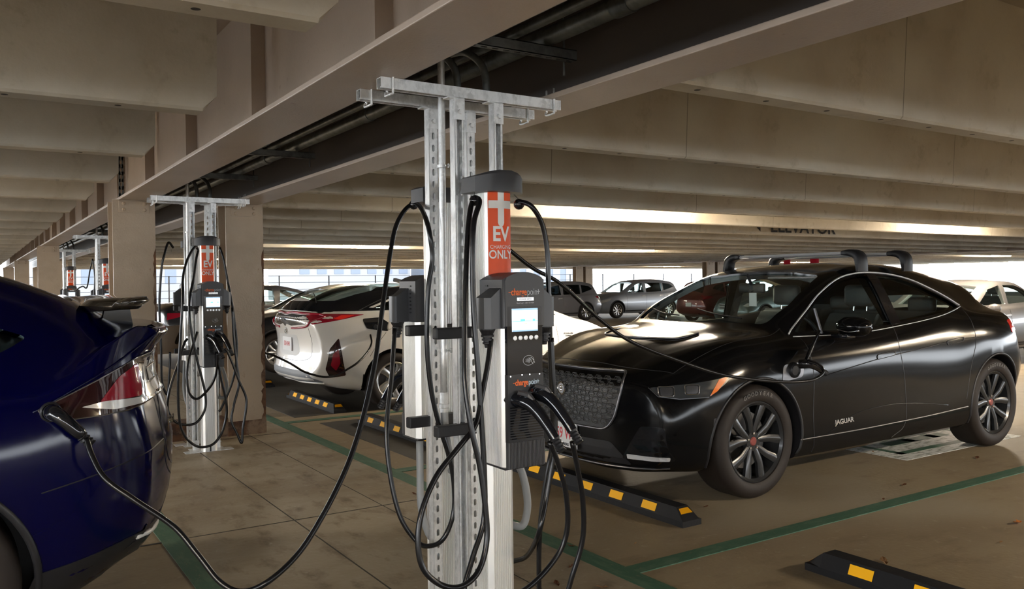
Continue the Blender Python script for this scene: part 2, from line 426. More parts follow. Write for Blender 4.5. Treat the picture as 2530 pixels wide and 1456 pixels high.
# conduits in the gap between the girders
for i, (x, z, r, lab) in enumerate(((1.615, 2.40, 0.017, 'thin steel conduit hugging the left girder'), (1.71, 2.40, 0.017, 'thin steel conduit second from the left girder'), (1.80, 2.40, 0.020, 'steel conduit third from the left girder'), (1.945, 2.405, 0.036, 'thick steel conduit nearest the right girder'))):
    c = thing('conduit_run', lab + ', running above the chargers', 'conduit', (x, 0, z), 0, 'conduits between the girders')
    bm = B(); cyl(bm, (0, -13.5, 0), (0, 41, 0), r, 14); obj('pipe', bm, MT['conduit'], c, True)
    for y in (1.1, 3.35, 5.3, 8.9, 13.0):
        bm = B(); cyl(bm, (0, y + .37 * i, 0), (0, y + .37 * i + 0.09, 0), r + 0.005, 14); obj('coupling', bm, MT['conduit'], c, 40)
# struts carrying the conduits
def hole_strut(L, w=0.041, h=0.041, pitch=0.05, sl=0.028, sw=0.013):
    """U channel along local z (length L), slotted back on -y side, open to +y, as a list of quads with real slots"""
    bm = B(); hw = w / 2; t = 0.0027
    box(bm, -hw, -hw + t, 0, h, 0, L); box(bm, hw - t, hw, 0, h, 0, L)
    box(bm, -hw, -hw + 0.009, h - t, h, 0, L); box(bm, hw - 0.009, hw, h - t, h, 0, L)
    box(bm, -hw, -sw / 2, 0, t, 0, L); box(bm, sw / 2, hw, 0, t, 0, L)
    z = 0.0; c = sw * 0.33
    while z < L:
        z1 = min(z + pitch - sl, L)
        box(bm, -sw / 2, sw / 2, 0, t, z, z1)
        for s in (-1, 1):
            if z1 < L: prism(bm, [(s * sw / 2, z1), (s * (sw / 2 - c), z1), (s * sw / 2, z1 + c)], 'y', 0, t)
            if z > 0: prism(bm, [(s * sw / 2, z), (s * (sw / 2 - c), z), (s * sw / 2, z - c)], 'y', 0, t)
        z += pitch
    return bm
ZTOX = Matrix(((0, 0, 1, 0), (1, 0, 0, 0), (0, 1, 0, 0), (0, 0, 0, 1)))   # local z -> x, back of the channel faces down
for y, lab in ((2.72, 'slotted strut carrying the conduits nearest the camera'), (5.75, 'slotted strut carrying the conduits before the first columns'), (7.15, 'slotted strut carrying the conduits just before the first columns'), (9.6, 'slotted strut carrying the conduits past the first columns'), (12.0, 'slotted strut carrying the conduits, fifth along'), (15.0, 'slotted strut carrying the conduits, sixth along')):
    sp = thing('conduit_support', lab, 'strut', (1.78, y, 2.318), 0, 'struts under the conduits')
    bm = hole_strut(0.56)
    bmesh.ops.transform(bm, matrix=Matrix.Translation((-0.28, -0.02, 0)) @ ZTOX, verts=bm.verts)
    obj('channel', bm, MT['galv_dark'], sp)
    bm = B(); cyl(bm, (0.26, 0.02, -0.05), (0.26, 0.02, 0.55), 0.005, 8); obj('hanger_rod', bm, MT['galv_dark'], sp)

# fluorescent lamps
def lamp(x, y, z, label, n_=1):
    l = thing('ceiling_lamp', label, 'lamp', (x, y, z), 0, 'fluorescent ceiling lamps')
    bm = B(); box(bm, -0.64, 0.64, -0.075, 0.075, 0.03, 0.10, 0.008); obj('housing', bm, MT['lamp_body'], l)
    bm = B(); prism(bm, [(-0.07, 0.03), (-0.055, -0.03), (-0.02, -0.05), (0.02, -0.05), (0.055, -0.03), (0.07, 0.03)], 'x', -0.62, 0.62); obj('lens', bm, MT['lamp_lens'], l)
    bm = B(); cyl(bm, (-0.5, 0, 0.1), (-0.5, 0, ZS - z), 0.006, 8); cyl(bm, (0.5, 0, 0.1), (0.5, 0, ZS - z), 0.006, 8); obj('hanger', bm, MT['lamp_body'], l)
def midbay(k): return 2.48 + STEP * k + STEP / 2
for x, nm in ((-4.0, 'left aisle'), (7.2, 'bays on the right'), (14.6, 'aisle on the right'), (33.0, 'far bays')):
    for j, k in enumerate((-9, -3, 3, 9, 15, 21)):
        if (x < 0 and k > 12) or (x > 30 and k < 3): continue
        lamp(x, midbay(k), 2.42 if k <= 3 else 2.27, 'glowing fluorescent lamp over the %s, row %d from the camera side' % (nm, j + 1))
# parapets and wire railing at the open edges
bm = B(); box(bm, -9, 48, 42.0, 42.15, -0.3, 0.62); tag(obj('wall_back', bm, MT['facade']), kind='structure')
bm = B(); box(bm, 48.0, 48.15, -14, 42, -0.3, 0.62); tag(obj('wall_right', bm, MT['facade']), kind='structure')
bm = B(); box(bm, -9.15, -9, -14, 42, -0.3, 0.75); tag(obj('wall_left', bm, MT['slab']), kind='structure')
bm = B(); box(bm, -9, 48, -14.15, -14, -0.3, 1.1); tag(obj('wall_front', bm, MT['slab']), kind='structure')
rl = thing('cable_railing', 'faint wire railing with thin posts along the bright far edge behind the white hatchback', 'railing', (0, 41.5, 0))
for i in range(17):
    bm = B(); box(bm, -0.03 + 2.6 * i, 0.03 + 2.6 * i, -0.03, 0.03, 0, 1.9); obj('post', bm, MT['rail'], rl)
for z in (0.85, 1.2, 1.55, 1.88):
    bm = B(); cyl(bm, (0, 0, z), (42, 0, z), 0.012, 6); obj('wire', bm, MT['rail'], rl)
for i, (x0, x1, y, h, lab, m) in enumerate(((30, 44, 90, 5.5, 'pale building with blue windows seen past the far SUVs', 'facade'), (46, 66, 84, 4.2, 'pale blue glazed building behind the roof of the black SUV', 'facade_blue'), (5, 24, 95, 4.6, 'hazy white building beyond the wire railing', 'facade'))):
    bd = thing('building', lab, 'building', ((x0 + x1) / 2, y, -0.3), 0, 'buildings outside')
    w = (x1 - x0) / 2
    bm = B(); box(bm, -w, w, 0, 10, 0, h); obj('wall', bm, MT[m], bd)
    for k in range(int(w)):
        bm = B(); box(bm, -w + 0.5 + 2 * k, -w + 1.6 + 2 * k, -0.05, 0, h - 2.6, h - 0.8); obj('window', bm, MT['facade_blue'] if m == 'facade' else MT['facade'], bd)
# red standpipes and an ochre pipe at the far side
def pipe_group(x, y, lab, m, r, cross):
    t = thing('standpipe', lab, 'pipe', (x, y, -0.22)); bm = B(); cyl(bm, (0, 0, 0), (0, 0, 3.1), r, 16); obj('riser', bm, m, t, True)
    if cross:
        bm = B(); cyl(bm, (-0.3, 0, 1.95), (0.55, 0, 1.95), r * 0.8, 12); obj('branch', bm, m, t, True)
        bm = B(); box(bm, -0.42, -0.2, -0.12, 0.12, 1.75, 2.15, 0.02); obj('valve', bm, m, t)
    return t
pipe_group(27.6, 22.2, 'red standpipe with a valve seen between the roof bars, left one', MT['red_paint'], 0.13, True)
pipe_group(27.6, 20.9, 'red standpipe seen between the roof bars, right one', MT['red_paint'], 0.17, False)
pipe_group(27.3, 34.6, 'ochre pipe beside the distant columns by the grey SUVs', MT['ochre'], 0.16, False)
# ---------------------------------------------------------------- charging stations
def ribbed_section(w, d, rib=0.0078, depth=0.003, round_=0.018):
    """closed outline (x, y) of an aluminium extrusion with fine vertical ribs on all sides"""
    pts = []
    def side(p, q, nx, ny, ribs):
        L = math.hypot(q[0] - p[0], q[1] - p[1]); k = max(2, int(L / rib)); out = []
        for i in range(k):
            t0 = i / k; t1 = (i + 0.55) / k; t2 = (i + 0.62) / k; t3 = (i + 0.95) / k
            for t, dd in ((t0, 0), (t1, 0), (t2, depth), (t3, depth)) if ribs else ((t0, 0),):
                out.append((p[0] + (q[0] - p[0]) * t - nx * dd, p[1] + (q[1] - p[1]) * t - ny * dd))
        return out
    a, b_ = w / 2, d / 2; r = round_
    pts += side((-a + r, -b_), (a - r, -b_), 0, -1, True)
    pts += side((a, -b_ + r), (a, b_ - r), 1, 0, True)
    pts += side((a - r, b_), (-a + r, b_), 0, 1, True)
    pts += side((-a, b_ - r), (-a, -b_ + r), -1, 0, True)
    return pts

def arch_top(w, z, rise, n=12):
    return [(-w / 2 + w * i / n, z + rise * (1 - (2 * i / n - 1) ** 2)) for i in range(n + 1)]

def logo(parent, x, y, z, s, c2):
    t = text('charge', s, MT['logo_orange'], parent, 'brand_lettering', (x - 0.0006, y, z), FACE_S, 0.0006, 0.72, 0.0007, align='RIGHT')
    x0 = x - 0.0006 + min(v.co.x for v in t.data.vertices)
    t = text('poin', s, c2, parent, 'brand_lettering', (x + 0.0006, y, z), FACE_S, 0.0006, 0.72, align='LEFT')
    x1 = x + max(v.co.x for v in t.data.vertices)
    bm = B(); m = s * 0.17; w = s * 0.035
    box(bm, x1 + s * 0.02, x1 + s * 0.02 + 2 * m, y - 0.0006, y, z - w + s * 0.05, z + w + s * 0.05); box(bm, x1 + s * 0.02 + m - w, x1 + s * 0.02 + m + w, y - 0.0006, y, z - s * 0.22, z + s * 0.28)
    obj('brand_mark', bm, c2, parent)
    bm = B(); box(bm, x0 - s * 0.32, x0 + s * 0.03, y - 0.0006, y, z - w, z + w); obj('brand_dash', bm, MT['logo_orange'], parent)

def plug_handle(parent, loc, rz, tilt, name='docked_plug', lab=None):
    """a connector pushed into a dock: nose along +y, grip hanging down to -y"""
    e = Matrix.Translation(loc) @ Matrix.Rotation(rz, 4, 'Z') @ Matrix.Rotation(tilt, 4, 'X')
    bm = B()
    pts = [(0, 0.05, 0.0), (0, 0.0, 0.0), (0, -0.03, -0.003), (0, -0.065, -0.016), (0, -0.10, -0.045), (0, -0.135, -0.085), (0, -0.165, -0.125)]
    tube(bm, [e @ p for p in crom(pts, 5)], [0.026] * 10 + [0.027 - 0.00045 * i for i in range(21)], 16)
    o = obj(name, bm, MT['gloss_black'], parent, 50)
    if lab: o['label'] = lab
    bm = B(); bp = [e @ Vector(p) for p in ((0.0, -0.01, 0.024), (0.0, -0.055, 0.018), (0, -0.072, 0.004))]
    tube(bm, bp, [0.013, 0.012, 0.008], 8); obj('release_latch', bm, MT['head'], o)
    bm = B(); d = Vector((0, -0.030, -0.041)); p = Vector((0, -0.165, -0.125)); q = []
    for i in range(9): q.append((e @ (p + d * (i / 8.0)), 0.0178 if i % 2 == 0 else 0.0135))
    tube(bm, [a for a, _ in q], [b_ for _, b_ in q], 14); obj('strain_relief', bm, MT['black'], o)
    return o, e @ (p + d)

def make_station():
    t = thing('charging_station', '', 'charger', (0, 0, 0), 0, 'electric car charging stations')
    bm = B(); prism(bm, ribbed_section(0.118, 0.108), 'z', 0.008, 1.79); obj('post', bm, MT['alu'], t, 25)
    bm = B(); box(bm, -0.006, 0.006, -0.0555, -0.05, 0.008, 0.05); obj('base_notch', bm, MT['black'], t)
    bm = B(); box(bm, -0.20, 0.20, -0.045, 0.06, 0, 0.008); obj('floor_plate', bm, MT['galv'], t)
    # orange sign panel, gently convex, with cross and lettering
    sec = [(-0.05 + 0.1 * i / 10, -0.0545 - 0.012 * (1 - (i / 5.0 - 1) ** 2)) for i in range(11)]
    bm = B(); prism(bm, sec + [(0.05, -0.05), (-0.05, -0.05)], 'z', 1.44, 1.785); sgn = obj('sign_panel', bm, MT['orange'], t, 30)
    def yy(x): return -0.0545 - 0.012 * (1 - (x / 0.05) ** 2) - 0.0006
    def strip(x0, x1, z0, z1, r=0.0):
        bm = B(); N = 8; up = []
        for i in range(N + 1):
            x = x0 + (x1 - x0) * i / N
            dz = 0 if not r else r - math.sqrt(max(0, r * r - (min(r, abs(x - (x0 + x1) / 2))) ** 2))
            up.append((bm.verts.new((x, yy(x), z0 + dz)), bm.verts.new((x, yy(x), z1))))
        for a, b_ in zip(up, up[1:]): bm.faces.new((a[0], b_[0], b_[1], a[1]))
        return bm
    obj('cross_mark', strip(-0.014, 0.014, 1.645, 1.785, 0.014), MT['panel_white'], sgn)
    obj('cross_mark', strip(-0.0498, 0.0498, 1.714, 1.744), MT['panel_white'], sgn)
    for body, sz, z, sx, bd in (('EV', 0.078, 1.614, 0.86, 0.0022), ('CHARGING', 0.0205, 1.566, 0.86, 0.0), ('ONLY', 0.046, 1.536, 0.82, 0.0007)):
        o = text(body, sz, MT['panel_white'], sgn, 'lettering', (0, 0, z), FACE_S, 0.0, sx, bd)
        for v in o.data.vertices: v.co.z = -(yy(v.co.x)) + 0.0008 - 0.0
    # black cap with a domed front
    bm = B()
    o1 = [(-0.105, 0.055), (-0.112, 0.02), (-0.107, -0.055), (-0.07, -0.098), (-0.03, -0.110), (0.03, -0.110), (0.07, -0.098), (0.107, -0.055), (0.112, 0.02), (0.105, 0.055)]
    R0 = [bm.verts.new((x, y, 1.775 + (0 if y < 0.06 else 0))) for x, y in o1]
    R1 = [bm.verts.new((x * 1.0, y, 1.832 + 0.012 * (1 - (x / 0.11) ** 2))) for x, y in o1]
    R2 = [bm.verts.new((x * 0.9, y * 0.92, 1.838 + 0.020 * (1 - (x / 0.11) ** 2))) for x, y in o1]
    for A, C in ((R0, R1), (R1, R2)):
        for k in range(10): bm.faces.new((A[k], A[(k + 1) % 10], C[(k + 1) % 10], C[k]))
    bm.faces.new(R0[::-1]); bm.faces.new(R2)
    obj('cap', bm, MT['head'], t, 35)
    # head: housing with an arched top, screen recess, lower cover
    prof = [(-0.092, 1.262)] + arch_top(0.184, 1.440, 0.028) + [(0.092, 1.262)]
    bm = B(); prism(bm, prof, 'y', -0.222, -0.055); bmesh.ops.bevel(bm, geom=[e for e in bm.edges if abs(e.verts[0].co.y - e.verts[1].co.y) < 1e-6 and e.verts[0].co.y < -0.2], offset=0.008, segments=3, affect='EDGES')
    hd = obj('head_housing', bm, MT['head'], t, 35)
    logo(hd, -0.002 + 0.012, -0.2232, 1.394, 0.036, MT['logo_grey'])
    bm = B(); box(bm, -0.034, 0.040, -0.2236, -0.221, 1.362, 1.3745); obj('name_plate', bm, MT['silver'], hd)
    text('POWER WITH', 0.0085, MT['head'], hd, 'plate_lettering', (0.003, -0.2238, 1.368), FACE_S, 0.0001)
    text('Need help? 1-888-758-4389', 0.0068, MT['logo_grey'], hd, 'help_lettering', (0.003, -0.2224, 1.354), FACE_S, 0.0002)
    for s in (-1, 1):
        for k in range(8):
            bm = B(); box(bm, s * 0.0925 - 0.002, s * 0.0925 + 0.002, -0.115, -0.098, 1.30 + k * 0.0165, 1.306 + k * 0.0165); obj('vent_slot', bm, MT['black'], hd)
    bm = B(); box(bm, -0.0935, -0.092, -0.19, -0.13, 1.285, 1.36)
    obj('data_label', bm, MT['silver'], hd)
    # white body cheeks + black front
    bm = B()
    sec = ribbed_section(0.172, 0.150, 0.008, 0.0015, 0.02)
    prism(bm, [(x, y - 0.135) for x, y in sec], 'z', 0.752, 1.262); obj('body_extrusion', bm, MT['alu'], t, 25)
    bm = B(); box(bm, -0.079, 0.079, -0.222, -0.205, 1.09, 1.345, 0.003); fr = obj('screen_bezel', bm, MT['gloss_black'], t)
    bm = B(); box(bm, -0.0565, 0.0565, -0.2236, -0.2215, 1.250, 1.334); sc_ = obj('screen', bm, MT['screen'], fr)
    bm = B(); box(bm, -0.0565, 0.0565, -0.2242, -0.2230, 1.286, 1.2885); box(bm, -0.02, 0.0, -0.2242, -0.2230, 1.2885, 1.295); box(bm, 0.034, 0.045, -0.2242, -0.223, 1.2885, 1.295); obj('screen_graphic', bm, MT['screen_blue'], sc_)
    bm = B(); box(bm, -0.0565, 0.0565, -0.2242, -0.2230, 1.250, 1.2555); box(bm, -0.0565, 0.0565, -0.2242, -0.2230, 1.3275, 1.334); obj('screen_graphic', bm, MT['screen_bar'], sc_)
    bm = B(); box(bm, -0.012, 0.010, -0.2243, -0.2230, 1.277, 1.2795); obj('screen_graphic', bm, MT['screen_gold'], sc_)
    for k in range(5):
        bm = B(); lathe(bm, [(0.0085, 0), (0.0085, 0.003), (0.0062, 0.0034), (0.0062, 0.0018), (0, 0.0018)], Matrix.Translation((-0.044 + 0.0235 * k, -0.2205, 1.226)) @ Matrix.Rotation(PI / 2, 4, 'X'), 16)
        b_ = obj('push_button', bm, MT['silver'], fr, 30)
    # contactless mark
    bm = B(); cen = Vector((0.014, -0.2232, 1.142))
    tube(bm, [cen + Vector((0.024 * math.cos(2 * PI * k / 32), 0, 0.018 * math.sin(2 * PI * k / 32))) for k in range(32)], 0.0008, 6, True)
    for j in range(4):
        tube(bm, [cen + Vector((-0.016 + 0.004 * j + (0.006 + 0.001 * j) * math.cos(a), 0, (0.005 + 0.0022 * j) * math.sin(a) * 1.1)) for a in [(-0.9 + 1.8 * q / 6) for q in range(7)]], 0.0011, 6)
    for pts in ([(0.004, 0.006), (0.012, 0.010), (0.022, 0.001), (0.027, -0.010)], [(0.004, 0.003), (0.010, 0.003), (0.014, -0.006), (0.020, -0.014)], [(0.003, 0.000), (0.008, -0.004)]):
        tube(bm, [cen + Vector((a, 0, b_)) for a, b_ in pts], 0.0013, 6)
    obj('contactless_mark', bm, MT['logo_grey'], fr)
    # lower black dock
    bm = B(); prism(bm, [(-0.079, 0.845), (-0.079, 1.093), (0.079, 1.093), (0.079, 0.845)], 'y', -0.224, -0.205); dk = obj('dock_panel', bm, MT['black'], t)
    logo(dk, 0.011, -0.2252, 1.062, 0.030, MT['logo_blue'])
    for x, z in ((-0.066, 1.087), (-0.016, 1.090), (0.018, 1.090), (0.062, 1.089)):
        bm = B(); lathe(bm, [(0, 0.0012), (0.0022, 0)], Matrix.Translation((x, -0.224, z)) @ Matrix.Rotation(PI / 2, 4, 'X'), 8); obj('indicator_light', bm, MT['led'], dk)
    for k in range(13):
        bm = B(); box(bm, -0.07, 0.075, -0.2262, -0.223, 0.856 + 0.0095 * k, 0.8605 + 0.0095 * k); obj('louvre', bm, MT['gloss_black'], dk)
    bm = B(); sec = [(-0.081, -0.228)]
    N = 26
    for k in range(N):
        x = -0.079 + 0.158 * k / N
        sec += [(x, -0.230), (x + 0.0035, -0.230), (x + 0.0038, -0.2275), (x + 0.0058, -0.2275)]
    sec += [(0.081, -0.228), (0.081, -0.21), (-0.081, -0.21)]
    prism(bm, sec, 'z', 0.752, 0.846); obj('ribbed_apron', bm, MT['head'], t)
    bm = B(); box(bm, -0.087, 0.087, -0.212, -0.055, 0.744, 0.752, 0.002); obj('bottom_cover', bm, MT['black'], t)
    # holsters both sides
    for s in (-1, 1):
        bm = B(); sec = [(s * 0.092, -0.205), (s * 0.135, -0.205), (s * 0.155, -0.19), (s * 0.158, -0.165), (s * 0.158, -0.14), (s * 0.150, -0.125), (s * 0.092, -0.125)]
        top = [1.41 if abs(x) < 0.1 else 1.375 for x, y in sec]
        A = [bm.verts.new((x, y, 1.262)) for x, y in sec]; C = [bm.verts.new((x, y, tz)) for (x, y), tz in zip(sec, top)]
        for k in range(len(sec)): bm.faces.new((A[k], A[(k + 1) % 7], C[(k + 1) % 7], C[k]))
        bm.faces.new(A); bm.faces.new(C)
        h = obj('holster', bm, MT['holster'], t, 35)
        bm = B(); q = [(0, 0.030), (-0.004, 0.030), (-0.02, 0.021), (-0.024, 0.024), (-0.030, 0.024), (-0.031, 0.017), (-0.036, 0.017), (-0.037, 0.021), (-0.043, 0.021), (-0.044, 0.015), (-0.049, 0.015), (-0.05, 0.018), (-0.055, 0.018), (-0.058, 0.012), (-0.07, 0.010)]
        tube(bm, [(s * 0.127, -0.165, 1.262 + a) for a, _ in q], [b_ for _, b_ in q], 14); obj('strain_relief', bm, MT['black'], h)
    return t

def cap_balls(t, sides, swing):
    """retractor line and ball clip under the cap; swing gives the ball offset per side"""
    for s in sides:
        bx, by, bz = swing[s]
        bm = B(); cyl(bm, (s * 0.09, -0.02, 1.776), (bx, by, bz + 0.018), 0.0012, 6); l = obj('retractor_line', bm, MT['black'], t)
        bm = B(); lathe(bm, [(0, -0.021), (0.012, -0.018), (0.02, -0.008), (0.0215, 0), (0.02, 0.008), (0.012, 0.018), (0, 0.021)], Matrix.Translation((bx, by, bz)), 20); obj('cable_ball', bm, MT['gloss_black'], t, True)

stn = make_station()
# docked plugs of the front unit
PLUGS = [(-0.040, -0.226, 1.000), (0.036, -0.226, 1.020)]
for pz in PLUGS: plug_handle(stn, pz, 0.36, 0.0)
stn.location = (1.71, 2.775, 0)
stn['label'] = 'charging station with orange EV CHARGING ONLY panel, largest and nearest the camera'
GY = {1: 0.0, 2: 4.70, 3: 10.95, 4: 16.3}
def rotpt(p): return p
base_kids = [c for c in kids(stn)]
back = dup(stn, (1.71, 3.21, 0), PI, 'charging station seen from behind, nearest pair, its back turned to the camera')
for g, nm in ((2, 'in front of the nearest columns'), (3, 'visible between the nearest and second left columns'), (4, 'farthest seen, past the second left column')):
    dup(stn, (1.71, 2.775 + GY[g], 0), 0, 'charging station with orange panel, ' + nm)
    dup(stn, (1.71, 3.21 + GY[g], 0), PI, 'charging station facing away from the camera, ' + nm)
cap_balls(stn, (-1, 1), {-1: (-0.135, -0.10, 1.735), 1: (0.064, -0.095, 1.730)})
cap_balls(back, (-1, 1), {-1: (-0.25, -0.05, 1.69), 1: (0.087, -0.07, 1.772)})

# ---------------------------------------------------------------- strut frames behind the stations
def ubolt(parent, x, y, top=0.03):
    """J-shaped beam clamp rod hooking the cross channel to the girder flange"""
    bm = B(); r = 0.0048
    pts = [(x, y - 0.027, 2.245), (x, y - 0.027, 2.15), (x - 0.006, y - 0.024, 2.139), (x - 0.012, y - 0.01, 2.135), (x - 0.012, y + 0.016, 2.137), (x - 0.006, y + 0.026, 2.15), (x, y + 0.027, 2.16), (x, y + 0.027, 2.245)]
    tube(bm, crom(pts, 4), r, 8); obj('beam_clamp', bm, MT['galv'], parent, True)

def make_frame():
    f = thing('strut_frame', '', 'frame', (0, 0, 0), 0, 'galvanised strut frames')
    for y, x0, x1 in ((2.885, 1.29, 2.115), (3.105, 1.30, 2.13)):
        bm = B(); hw = 0.0205; t = 0.003; h = 0.041; L = x1 - x0
        prism(bm, [(-hw, 0), (-hw, h), (hw, h), (hw, 0), (hw - 0.009, 0), (hw - 0.009, 0.006), (hw - t, 0.006), (hw - t, h - t), (-hw + t, h - t), (-hw + t, 0.006), (-hw + 0.009, 0.006), (-hw + 0.009, 0)], 'x', x0, x1)
        o = obj('cross_channel', bm, MT['galv'], f); o.location = (0, y, 2.158)
        ubolt(f, x0 + 0.045, y); ubolt(f, x1 - 0.04, y)
        for x in (1.62, 1.80):
            bm = hole_strut(2.152)
            if y < 3:   # open side towards -y
                for v in bm.verts: v.co.y = 0.041 - v.co.y
            o = obj('upright', bm, MT['galv'], f); o.location = (x, y - 0.02, 0.004)
            bm = B(); box(bm, x - 0.022, x + 0.022, y - 0.026, y - 0.021, 2.07, 2.157); box(bm, x - 0.05, x + 0.022, y - 0.026, y + 0.02, 2.152, 2.157)
            br = obj('angle_bracket', bm, MT['galv'], f)
            for (px, pz) in ((x, 2.10), ):
                bm = B(); lathe(bm, [(0, 0.009), (0.009, 0.009), (0.011, 0.0), ], Matrix.Translation((px, y - 0.026, pz)) @ Matrix.Rotation(PI / 2, 4, 'X'), 6); obj('bolt', bm, MT['galv'], br)
    # standoff arms holding the stations
    for z in (1.235, 0.855):
        for y in (2.868, 3.122):
            bm = B(); s = -1 if y < 3 else 1
            L = [(1.50, 1.885)] if s < 0 else [(1.505, 1.90)]
            for a, b_ in L:
                box(bm, a, b_, y + s * 0.0 - 0.02, y + 0.02, z - 0.022, z + 0.022, 0.005)
            ar = obj('standoff_arm', bm, MT['black'], f)
            bm = B(); box(bm, 1.655, 1.765, y + s * 0.02 - 0.004, y + s * 0.02 + 0.004, z - 0.016, z + 0.016)
            obj('arm_plate', bm, MT['galv'], ar)
            for px in (1.68, 1.74):
                bm = B(); cyl(bm, (px, y + s * 0.02 - 0.006, z), (px, y + s * 0.02 + 0.006, z), 0.006, 10); obj('bolt', bm, MT['black'], ar)
    # conduits down the frame
    bm = B(); tube(bm, crom([(1.612, 2.995, 2.60), (1.612, 2.995, 2.3), (1.605, 2.985, 1.6), (1.597, 2.975, 0.99)], 4), 0.0145, 14); obj('conduit', bm, MT['galv'], f, True)
    bm = B(); lathe(bm, [(0.0145, 0.06), (0.019, 0.06), (0.019, 0.015), (0.023, 0.013), (0.023, -0.002), (0.018, -0.004), (0.018, -0.02), (0, -0.02)], Matrix.Translation((1.597, 2.975, 0.93)), 6); obj('conduit_fitting', bm, MT['galv'], f)
    bm = B(); tube(bm, crom([(1.597, 2.975, 0.92), (1.602, 2.975, 0.82), (1.63, 2.99, 0.72), (1.67, 3.03, 0.66), (1.71, 3.13, 0.63)], 5), 0.0155, 12); obj('flexible_conduit', bm, MT['flex'], f, True)
    bm = B(); tube(bm, crom([(1.83, 2.84, 0.74), (1.855, 2.80, 0.66), (1.872, 2.79, 0.55), (1.862, 2.79, 0.475), (1.838, 2.79, 0.45), (1.80, 2.80, 0.46)], 5), 0.0155, 12); obj('flexible_conduit', bm, MT['flex'], f, True)
    bm = B(); tube(bm, crom([(1.615, 3.235, 0.75), (1.605, 3.215, 0.62), (1.60, 3.20, 0.48), (1.625, 3.18, 0.36), (1.66, 3.16, 0.33)], 5), 0.0155, 12); obj('flexible_conduit', bm, MT['flex'], f, True)
    for z in (1.90, 1.16):
        bm = B(); lathe(bm, [(0.0165, -0.006), (0.018, -0.006), (0.018, 0.006), (0.0165, 0.006)], Matrix.Translation((1.60, 2.98, z)), 16); cyl(bm, (1.60, 2.945, z), (1.66, 2.945, z), 0.004, 8); cyl(bm, (1.612, 2.945, z), (1.62, 2.945, z), 0.009, 6)
        obj('conduit_clamp', bm, MT['galv'], f)
    # drops from the overhead conduits
    for (x, y0, zt) in ((1.635, 3.0, 2.40), (1.73, 2.93, 2.40)):
        bm = B(); tube(bm, crom([(x - 0.02, y0 + 0.34, zt), (x, y0 + 0.17, zt), (x + 0.02, y0 + 0.08, zt - 0.02), (x + 0.055, y0 + 0.02, zt - 0.09), (x + 0.06, y0 + 0.0, zt - 0.22)], 5), 0.0155, 12); obj('conduit_drop', bm, MT['conduit'], f, True)
    for x, y in ((1.62, 2.885), (1.80, 2.885), (1.62, 3.105), (1.80, 3.105)):
        bm = B(); box(bm, x - 0.05, x + 0.05, y - 0.05, y + 0.05, 0, 0.008); box(bm, x - 0.025, x + 0.025, y - 0.029, y - 0.024, 0.0, 0.09); obj('foot_bracket', bm, MT['galv'], f)
    return f
fr1 = make_frame(); fr1['label'] = 'galvanised strut frame clamped to the girders between the two nearest charging stations'
dup(fr1, (0, GY[2], 0), 0, 'galvanised strut frame in front of the nearest columns, second from the camera')
dup(fr1, (0, GY[3], 0), 0, 'galvanised strut frame beyond the nearest left column, third from the camera')
dup(fr1, (0, GY[4], 0), 0, 'galvanised strut frame farthest away beside the second left column')

# ---------------------------------------------------------------- charging cables
def cable(pts, label, r=0.0100, group=None, n=7):
    bm = B(); tube(bm, crom(pts, n), r, 12)
    return tag(obj('charging_cable', bm, MT['cable'], None, True), label, 'cable', group)
CT = [(1.534,3.3,1.237),(1.499,3.26,1.037),(1.454,3.22,0.822),(1.451,3.18,0.626),(1.476,3.14,0.463),(1.529,3.1,0.366),(1.549,3.03,0.361),(1.577,2.96,0.403),(1.624,2.959,0.497),(1.629,2.959,0.611),(1.608,2.958,0.729),(1.564,2.958,0.864),(1.529,2.957,1.013),(1.513,2.956,1.191),(1.521,2.956,1.399),(1.541,2.955,1.527),(1.531,2.955,1.623),(1.537,3.0,1.69),(1.583,3.14,1.749),(1.623,3.28,1.776),(1.57,3.26,1.744),(1.509,3.22,1.671),(1.465,3.18,1.567),(1.426,3.14,1.449),(1.379,3.1,1.271),(1.335,3.06,1.114),(1.28,3.02,0.963),(1.22,2.98,0.835),(1.154,2.94,0.728),(1.059,2.9,0.601),(0.959,2.875,0.487),(0.843,2.85,0.416),(0.767,2.9,0.38),(0.706,2.95,0.409),(0.648,3.017,0.497),(0.583,3.083,0.59),(0.471,3.15,0.684),(0.386,3.21,0.759),(0.351,3.27,0.834),(0.338,3.31,0.892)]
c1 = cable(CT, 'long black charging cable drooping low and plugged into the dark blue car')
c2 = cable([(1.964,3.26,1.686),(2.064,3.3,1.634),(2.149,3.3,1.569),(2.28,3.317,1.493),(2.448,3.333,1.42),(2.702,3.35,1.239),(2.933,3.367,1.109),(3.3,3.383,0.982),(3.636,3.4,0.885),(3.962,3.383,0.828),(4.236,3.367,0.799),(4.408,3.35,0.803),(4.571,3.4,0.834),(4.589,3.45,0.873),(4.571,3.52,0.895)], 'black charging cable stretched across the black SUV bonnet to its fender port', 0.0095)
